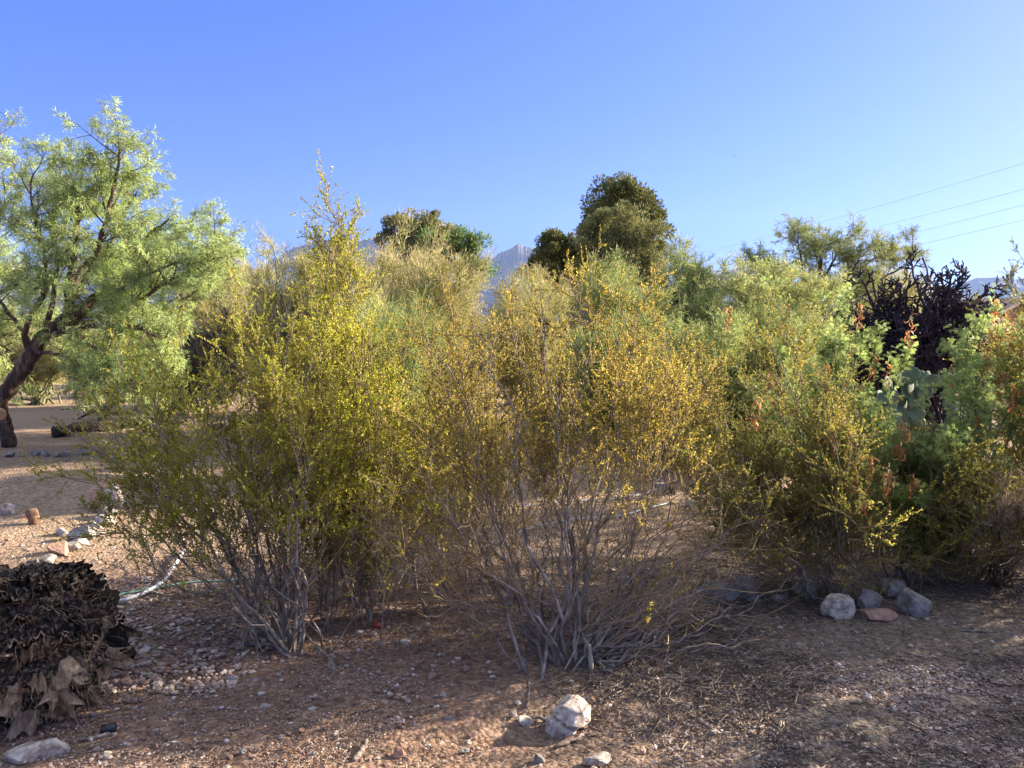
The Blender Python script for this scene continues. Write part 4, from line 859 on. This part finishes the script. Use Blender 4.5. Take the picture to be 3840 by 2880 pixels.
# ------------------------------------------------------------------ dark trees
def leafy(label, lobes, Y, seed, mat, trunkx, nl=26000, leafL=.10, cl=.38, name='tree', group=None, W=.5, k=60):
    rng = np.random.default_rng(seed); b = at(trunkx, HOR, Y); b[2] = 0
    root = thing(name, label, 'tree', tuple(b), group)
    lob = [(at(x, y, Y + dy), np.array([rx, rx if ryy is None else ryy, rz]) / FPX * Y) for x, y, rx, rz, dy, ryy in lobes]
    vol = np.array([r.prod() ** (.7) for _, r in lob]); vol /= vol.sum()
    C = []; 
    for (c, r), v in zip(lob, vol):
        n = max(4, int(1.5 * k * v)); d = norm(rng.normal(size=(n, 3))) * rng.uniform(.3, 1.2, (n, 1)) ** .6
        C.append(c + d * r)
    C = np.concatenate(C); n = nl // len(C)
    cs = cl * .8 * rng.uniform(.45, 1.3, len(C))
    d = norm(rng.normal(size=(len(C), n, 3))); rad = rng.random((len(C), n, 1)) ** .45
    p = C[:, None] + d * rad * cs[:, None, None] * np.array([1, 1, .8])
    D = norm(d + rng.normal(0, .5, d.shape) + np.array([0, 0, .35])).reshape(-1, 3); p = p.reshape(-1, 3)
    g = Geo(); L = leafL * rng.uniform(.6, 1.3, len(p)); leaves(g, rng, p - b, D, L, L * W); mk('crown', g, M[mat], root)
    g = Geo(); top = np.mean([c for c, _ in lob], 0); T = catmull([b, b * .6 + top * .4 + np.array([.1, 0, 0]), top], 14); tubes(g, T - b, np.linspace(.22, .08, 14), 10)
    sel = C[rng.choice(len(C), min(len(C), 40), replace=False)]; st = T[rng.integers(5, 14, len(sel))]
    tubes(g, stems_to(rng, st, sel, 8, .1, .03) - b, np.linspace(.06, .012, 8)[None] * np.ones((len(sel), 1)), 5); mk('trunk', g, M['mesq_bark'], root, smooth=True)
leafy('tall dark pine with a rounded top, the highest tree beyond the bushes', [(2330, 750, 90, 70, 0, None), (2290, 830, 110, 90, 0, None), (2390, 820, 80, 90, 0, None), (2420, 930, 80, 110, 0, None), (2250, 860, 60, 60, .5, None)], 34, 101, 'dark', 2330, 52000, .15, .55, 'pine_tree', k=110, W=.4)
leafy('rounded olive green tree standing in front of the tall pine', [(2330, 850, 110, 80, 0, None), (2260, 930, 100, 90, 0, None), (2390, 950, 110, 110, 0, None), (2300, 1010, 140, 80, 0, None), (2440, 1010, 60, 90, 0, None), (2230, 850, 40, 40, 0, None)], 29, 102, 'dark2', 2320, 52000, .11, .45, 'olive_tree', k=120, W=.35)
leafy('dark low tree spreading left of the tall pine', [(2080, 940, 90, 50, 0, None), (2150, 960, 80, 70, 0, None), (2040, 1010, 70, 60, 0, None), (2150, 1080, 110, 80, 0, None), (2060, 900, 30, 25, 0, None)], 31, 103, 'dark', 2110, 34000, .13, .45, 'dark_tree', k=80, W=.4)
leafy('brownish green bushy tree left of centre behind the tall palo verde', [(1560, 880, 100, 70, 0, None), (1480, 880, 50, 60, 0, None), (1640, 870, 60, 60, 0, None), (1590, 950, 110, 80, 0, None), (1560, 830, 60, 35, 0, None)], 30, 104, 'brownish', 1570, 32000, .10, .42, 'bushy_tree', k=80)
leafy('bright green feathery tree right of the brownish one', [(1680, 960, 80, 60, 0, None), (1760, 980, 60, 50, 0, None), (1790, 920, 40, 35, 0, None), (1720, 910, 60, 35, 0, None), (1620, 930, 60, 50, 0, None), (1800, 1000, 40, 30, 0, None)], 25, 105, 'fern', 1700, 15000, .13, .35, 'feathery_tree', k=70, W=.22)
def scrub():
    rng = np.random.default_rng(9); g = Geo()
    n = 420; Yb = rng.uniform(26, 160, n); xb = rng.uniform(-.85, .85, n) * Yb; R = rng.uniform(.9, 2.0, n) * np.where(Yb > 60, 1.4, 1)
    keep = ~((Yb < 34) & (xb > 9)); Yb, xb, R = Yb[keep], xb[keep], R[keep]
    m = 420; d = norm(rng.normal(size=(len(Yb), m, 3))); d[..., 2] = np.abs(d[..., 2]); r = rng.random((len(Yb), m, 1)) ** .35 * (1 + .3 * rng.normal(size=(len(Yb), m, 1)))
    p = np.stack([xb, Yb, 0 * xb], 1)[:, None] + d * r * R[:, None, None] * np.array([1.2, 1.2, .95]); p = p.reshape(-1, 3); D = norm(d.reshape(-1, 3) + rng.normal(0, .4, (len(p), 3)) + np.array([0, 0, .8]))
    L = np.repeat(Yb, m) * .0065 * rng.uniform(.7, 1.3, len(p)); leaves(g, rng, p, D, L, L * .3)
    tag(mk('desert_scrub', g, M['pv']), 'far pale green desert scrub reaching to the mountains', 'scrub', kind='stuff')
scrub()

# ------------------------------------------------------------------ cholla and prickly pear
def cholla():
    rng = np.random.default_rng(64); Yc = 12.3; b = at(3400, HOR, Yc); b[2] = 0
    root = thing('cholla_cactus', 'big dark dead looking cholla tangle rising above the prickly pear at right', 'cactus', tuple(b))
    poly = [(3150, 1350), (3160, 1150), (3250, 1110), (3340, 1080), (3430, 1030), (3520, 1030), (3620, 1090), (3700, 1150), (3680, 1300), (3600, 1400), (3250, 1430)]
    ns = 145; tips = np.array([at(q[0], q[1], Yc + rng.normal(0, .4)) for q in in_poly(rng, poly, ns)] + [at(*q) for q in [(3460, 965, Yc), (3420, 990, Yc), (3270, 1040, Yc), (3230, 1050, Yc), (3640, 1030, Yc - .1), (3610, 1050, Yc), (3720, 1080, Yc - .3), (3740, 1110, Yc - .3), (3500, 1010, Yc), (3560, 1030, Yc), (3190, 1060, Yc), (3580, 1010, Yc)]])
    B = len(tips); bs = b + np.concatenate([rng.normal(0, .28, (B, 2)), np.zeros((B, 1))], 1)
    P = stems_to(rng, bs, tips, 16, .3, .05); g = Geo()
    bump = lambda n, N: 1 + .22 * rng.normal(size=(n, N)).clip(-1, 1)
    tubes(g, P - b, np.linspace(.027, .015, 16)[None] * bump(B, 16), 6, True)
    K1, _ = kids(rng, P, 8, .35, 1, (48, 14), (.22, .5), 8, .13, .03); tubes(g, K1 - b, np.linspace(.0135, .0105, 8)[None] * bump(len(K1), 8), 6, True)
    K2, _ = kids(rng, K1, 4, .25, 1, (50, 14), (.10, .26), 6, .12, .03); tubes(g, K2 - b, np.linspace(.0115, .009, 6)[None] * bump(len(K2), 6), 5, True)
    K3, _ = kids(rng, K2, 2, .4, 1, (50, 14), (.06, .14), 4, .1, .03); tubes(g, K3 - b, np.linspace(.010, .0075, 4)[None] * bump(len(K3), 4), 5, True)
    mk('branches', g, M['cholla'], root)
cholla()
def pad_mesh():
    V, F = ico(3); V = V * np.array([.075, .014, .10]); V[:, 0] *= 1 + .25 * (V[:, 2] / .10); V[:, 2] += .095
    V = V * (1 + .03 * fbm(V * 20, 2, 3)[:, None]); g = Geo(); g.add(V, F); return g
PAD = None
def prickly(label, pts, Yp, seed, n=45, sc=1.0, group=None):
    global PAD
    from mathutils import Matrix, Vector, Euler
    rng = np.random.default_rng(seed); b = at(pts[0][0], HOR, Yp); b[2] = float(gh(b[0], b[1]))
    root = thing('prickly_pear', label, 'cactus', tuple(b), group)
    if PAD is None:
        o = mk('pad', pad_mesh(), M['pad'], root, smooth=True); PAD = o.data; bpy.data.objects.remove(o)
    lo = np.array([min(p[0] for p in pts), min(p[1] for p in pts)]); hi = np.array([max(p[0] for p in pts), max(p[1] for p in pts)])
    nodes = []
    xs = rng.uniform(lo[0], hi[0], 7)
    for x in xs:
        q = at(x, HOR, Yp + rng.uniform(-.4, .4)); nodes.append((Vector((q[0] - b[0], q[1] - b[1], 0)), rng.normal(0, .35), 0))
    k = 0
    htop = at(pts[0][0], lo[1], Yp)[2]
    while k < n:
        i = int(len(nodes) * rng.random() ** .6); p, tilt, lv = nodes[i]
        if p.z > htop - .12 * sc: continue
        t2 = tilt + rng.normal(0, .55); s = sc * rng.uniform(.8, 1.2)
        o = bpy.data.objects.new('pad', PAD); COL.objects.link(o); o.parent = root
        e = Euler((rng.normal(0, .3), t2, rng.uniform(-.9, .9))); o.location = p; o.rotation_euler = e; o.scale = (s, s, s)
        top = p + e.to_matrix() @ Vector((rng.normal(0, .03) * s, 0, .175 * s)); nodes.append((top, t2 * .6, lv + 1)); k += 1
prickly('dense blue green prickly pear under the dark cholla', [(3380, 1400), (3250, 1560), (3490, 1420)], 10.2, 71, 170, 1.1)
prickly('shaded prickly pear right of the cholla foot behind the feathery branches', [(3700, 1400), (3600, 1550), (3800, 1450)], 10.6, 72, 40, 1.1)
prickly('blue green prickly pear on the shaded soil beside the rusty post', [(2160, 1520), (2050, 1650), (2270, 1650)], 11.8, 73, 50, 1.1)

# ------------------------------------------------------------------ post, house, wires, logs
def box(g, c, s, R=None, bev=0):
    V = np.array([[x, y, z] for x in (-1, 1) for y in (-1, 1) for z in (-1, 1)], float) * np.array(s) / 2
    if R is not None: V = V @ R.T
    g.add(V + np.array(c), np.array([[0, 1, 3, 2], [4, 6, 7, 5], [0, 4, 5, 1], [2, 3, 7, 6], [0, 2, 6, 4], [1, 5, 7, 3]]))
def post():
    Yp = 15.8; b = at(2032, HOR, Yp); b[2] = float(gh(b[0], b[1])); rust = plain('rusty steel', (.17, .045, .022), .85)
    root = thing('rusty_post', 'rusty brown steel post carrying a small weathered box behind the middle creosote', 'post', tuple(b))
    top = at(2032, 1262, Yp)[2]
    g = Geo(); tubes(g, np.array([[0, 0, -.1], [0, 0, .8], [.01, 0, 1.3], [.01, 0, top]]), np.full(4, .035), 8, True); mk('pole', g, rust, root, smooth=False)
    h = .28; g = Geo(); box(g, (.01, 0, top + h / 2), (.23, .22, h)); mk('lantern_box', g, plain('weathered board', (.20, .13, .10), .9), root)
    for sx in (-1, 1):
        for sy in (-1, 1): g = Geo(); box(g, (.01 + sx * .118, sy * .112, top + h / 2), (.02, .02, h + .02)); mk('corner_strip', g, rust, root)
    g = Geo(); V = np.array([[-.17, -.16, 0], [.17, -.16, 0], [.17, .16, 0], [-.17, .16, 0], [0, 0, .12], [-.17, -.16, -.02], [.17, -.16, -.02], [.17, .16, -.02], [-.17, .16, -.02]]) + np.array([.01, 0, top + h + .03])
    g.add(V, [np.array([[0, 1, 4], [1, 2, 4], [2, 3, 4], [3, 0, 4]]), np.array([[5, 6, 1, 0], [6, 7, 2, 1], [7, 8, 3, 2], [8, 5, 0, 3], [8, 7, 6, 5]])]); mk('roof_cap', g, M['char'], root)
post()
def house():
    Yh = 26; root = thing('low_house', 'low tan house with a dark brown gable roof behind the cholla at the right edge', 'house', tuple(at(3800, HOR, Yh) * np.array([1, 1, 0])))
    c = at(3800, HOR, Yh); c[2] = 0; L = 9.0; Wd = 5.4; eave = at(3800, 1195, Yh)[2]; ridge = at(3800, 1122, Yh)[2]
    a = math.radians(38); R = np.array([[math.cos(a), -math.sin(a), 0], [math.sin(a), math.cos(a), 0], [0, 0, 1]])
    off = R @ np.array([0, L / 2, 0])
    # local: x across the gable, y along the ridge; the gable end near us is at y=0
    def T(P): return np.array(P, float) @ R.T
    w2 = Wd / 2; g = Geo()
    V = T([[-w2, 0, 0], [w2, 0, 0], [w2, 0, eave], [0, 0, ridge - .05], [-w2, 0, eave], [-w2, L, 0], [w2, L, 0], [w2, L, eave], [0, L, ridge - .05], [-w2, L, eave]])
    g.add(V, [np.array([[0, 1, 2, 3, 4], [9, 8, 7, 6, 5]]), np.array([[0, 4, 9, 5], [1, 6, 7, 2]])])
    stucco = rough_mat('tan stucco', [(.3, (.22, .16, .12)), (.7, (.34, .25, .19))], 4, 5, .95, .3, 60); mk('wall', g, stucco, root)
    tile = rough_mat('brown roof tile', [(.3, (.035, .025, .022)), (.7, (.11, .08, .07))], 6, 5, .8, .8, 20, dist=.03)
    for sg in (-1, 1):
        g = Geo(); sl = (ridge - eave) / w2; n = 26
        for i in range(n):    # tile courses stepping up the slope
            y0 = -.35 + (L + .7) * i / n; y1 = y0 + (L + .7) / n * .93
            x0, x1 = (w2 + .35) * sg, 0
            z0 = eave - .35 * sl + .03; z1 = ridge + .03; zz = .03 * (i % 2)
            V = T([[x0, y0, z0 + zz], [x1, y0, z1 + zz], [x1, y1, z1 + zz], [x0, y1, z0 + zz], [x0, y0, z0 - .1], [x1, y0, z1 - .1], [x1, y1, z1 - .1], [x0, y1, z0 - .1]])
            g.add(V, np.array([[0, 1, 2, 3], [7, 6, 5, 4], [0, 4, 5, 1], [2, 6, 7, 3], [0, 3, 7, 4], [1, 5, 6, 2]]))
        mk('roof', g, tile, root)
    for x in (-1.3, 1.2):
        g = Geo(); c0 = T([[x, -.02, 1.15]])[0]; box(g, c0, (.9, .06, .8), R); f = mk('window', g, plain('dark glass', (.02, .025, .03), .1), root)
        g = Geo()
        for dx, dz, sx, sz in ((0, .44, 1.04, .08), (0, -.44, 1.04, .08), (-.49, 0, .07, .8), (.49, 0, .07, .8)):
            box(g, T([[x + dx, -.05, 1.15 + dz]])[0], (sx, .07, sz), R)
        mk('window_frame', g, tile, f)
    root.location = c
house()
def wires():
    wm = plain('wire', (.30, .31, .33), .5)
    for i, (a, bq, l) in enumerate([((3900, 572), (2640, 940), 'topmost thin power wire crossing the sky at right'), ((3900, 672), (2700, 978), 'second power wire from the top at right'), ((3900, 730), (2980, 962), 'third power wire from the top at right'), ((3900, 788), (3050, 985), 'lowest power wire at right')]):
        p0 = at(*a, 24); p1 = at(*bq, 62); d = p1 - p0; p0 = p0 - d * .25; p1 = p1 + d * .15
        t = np.linspace(0, 1, 40)[:, None]; P = p0 + (p1 - p0) * t; P[:, 2] -= .5 * (4 * t * (1 - t))[:, 0]*.6
        g = Geo(); tubes(g, P - p0, np.full(40, .0048), 5, True)
        tag(mk('power_wire', g, wm, origin=np.zeros(3)), l, 'wire', 'power wires in the sky').location = p0
wires()
stick([(200, 1640), (330, 1625), (450, 1605), (560, 1600), (700, 1590)], .09, 'dark fallen log lying on the sunlit ground beyond the left creosote', 'char', 'fallen_log', 'log', lift=.08, side=6)
stick([(380, 1600), (400, 1575, .2), (430, 1550, .42)], .08, 'dark upright snag rising from the fallen log', 'char', 'dead_branch', 'branch', lift=.05, side=9)
stick([(760, 1620), (900, 1590), (1050, 1580)], .06, 'second dark log behind the left creosote crown', 'char', 'fallen_log', 'log', lift=.05, side=4)
stick([(100, 1425), (180, 1420), (280, 1425)], .10, 'dark brush pile log under the drooping mesquite foliage', 'char', 'fallen_log', 'log', lift=.08, side=8)
stick([(450, 1400), (600, 1385), (700, 1390)], .10, 'dark log in the shade behind the left creosote', 'char', 'fallen_log', 'log', lift=.08, side=8)
def stub():
    p = G(128, 1965); g = Geo(); k = p[1] / FPX; h = 58 * k
    P = np.array([[0, 0, -.02], [0, 0, h * .4], [-.02, 0, h * .8], [-.025, 0, h * .97], [-.025, 0, h]]); tubes(g, P, np.array([.033, .042, .045, .035, .012]) * 1.1, 12, True)
    tag(mk('dry_stump', g, rough_mat('brown fuzzy stump', [(.3, (.13, .075, .05)), (.7, (.32, .2, .13))], 40, 4, .95, 1, 120), smooth=True, origin=np.zeros(3)), 'small upright brown dead cactus stub on the sand mound', 'stump').location = p
stub()
def bird():
    p = at(2755, 583, 90); g = Geo(); V, F = ICO[2]; g.add(V * np.array([.05, .12, .04]), F)
    g.add([[0, .05, .02], [.22, .0, .10], [.42, -.08, .04], [.2, -.08, .07], [0, -.08, .02]], [np.array([[0, 1, 3, 4]]), np.array([[1, 2, 3]])])
    g.add([[0, .05, .02], [-.22, .0, .10], [-.42, -.08, .04], [-.2, -.08, .07], [0, -.08, .02]], [np.array([[0, 4, 3, 1]]), np.array([[1, 3, 2]])])
    tag(mk('bird', g, plain('dark feathers', (.05, .05, .06)), origin=np.zeros(3)), 'tiny dark bird flying high in the blue sky', 'bird').location = p
bird()

# ------------------------------------------------------------------ haze
def haze():
    g = Geo(); box(g, (0, 0, 480), (12600, 12600, 982 + 40))
    m = bpy.data.materials.new('haze'); m.use_nodes = True; t = m.node_tree; t.nodes.clear()
    o = t.nodes.new('ShaderNodeOutputMaterial'); v = t.nodes.new('ShaderNodeVolumePrincipled')
    v.inputs['Color'].default_value = (.34, .53, 1, 1); v.inputs['Density'].default_value = 6e-5; v.inputs['Anisotropy'].default_value = .2
    t.links.new(v.outputs[0], o.inputs['Volume'])
    tag(mk('haze', g, m), 'thin blue air haze in front of the far mountains', 'haze', kind='stuff')
haze()
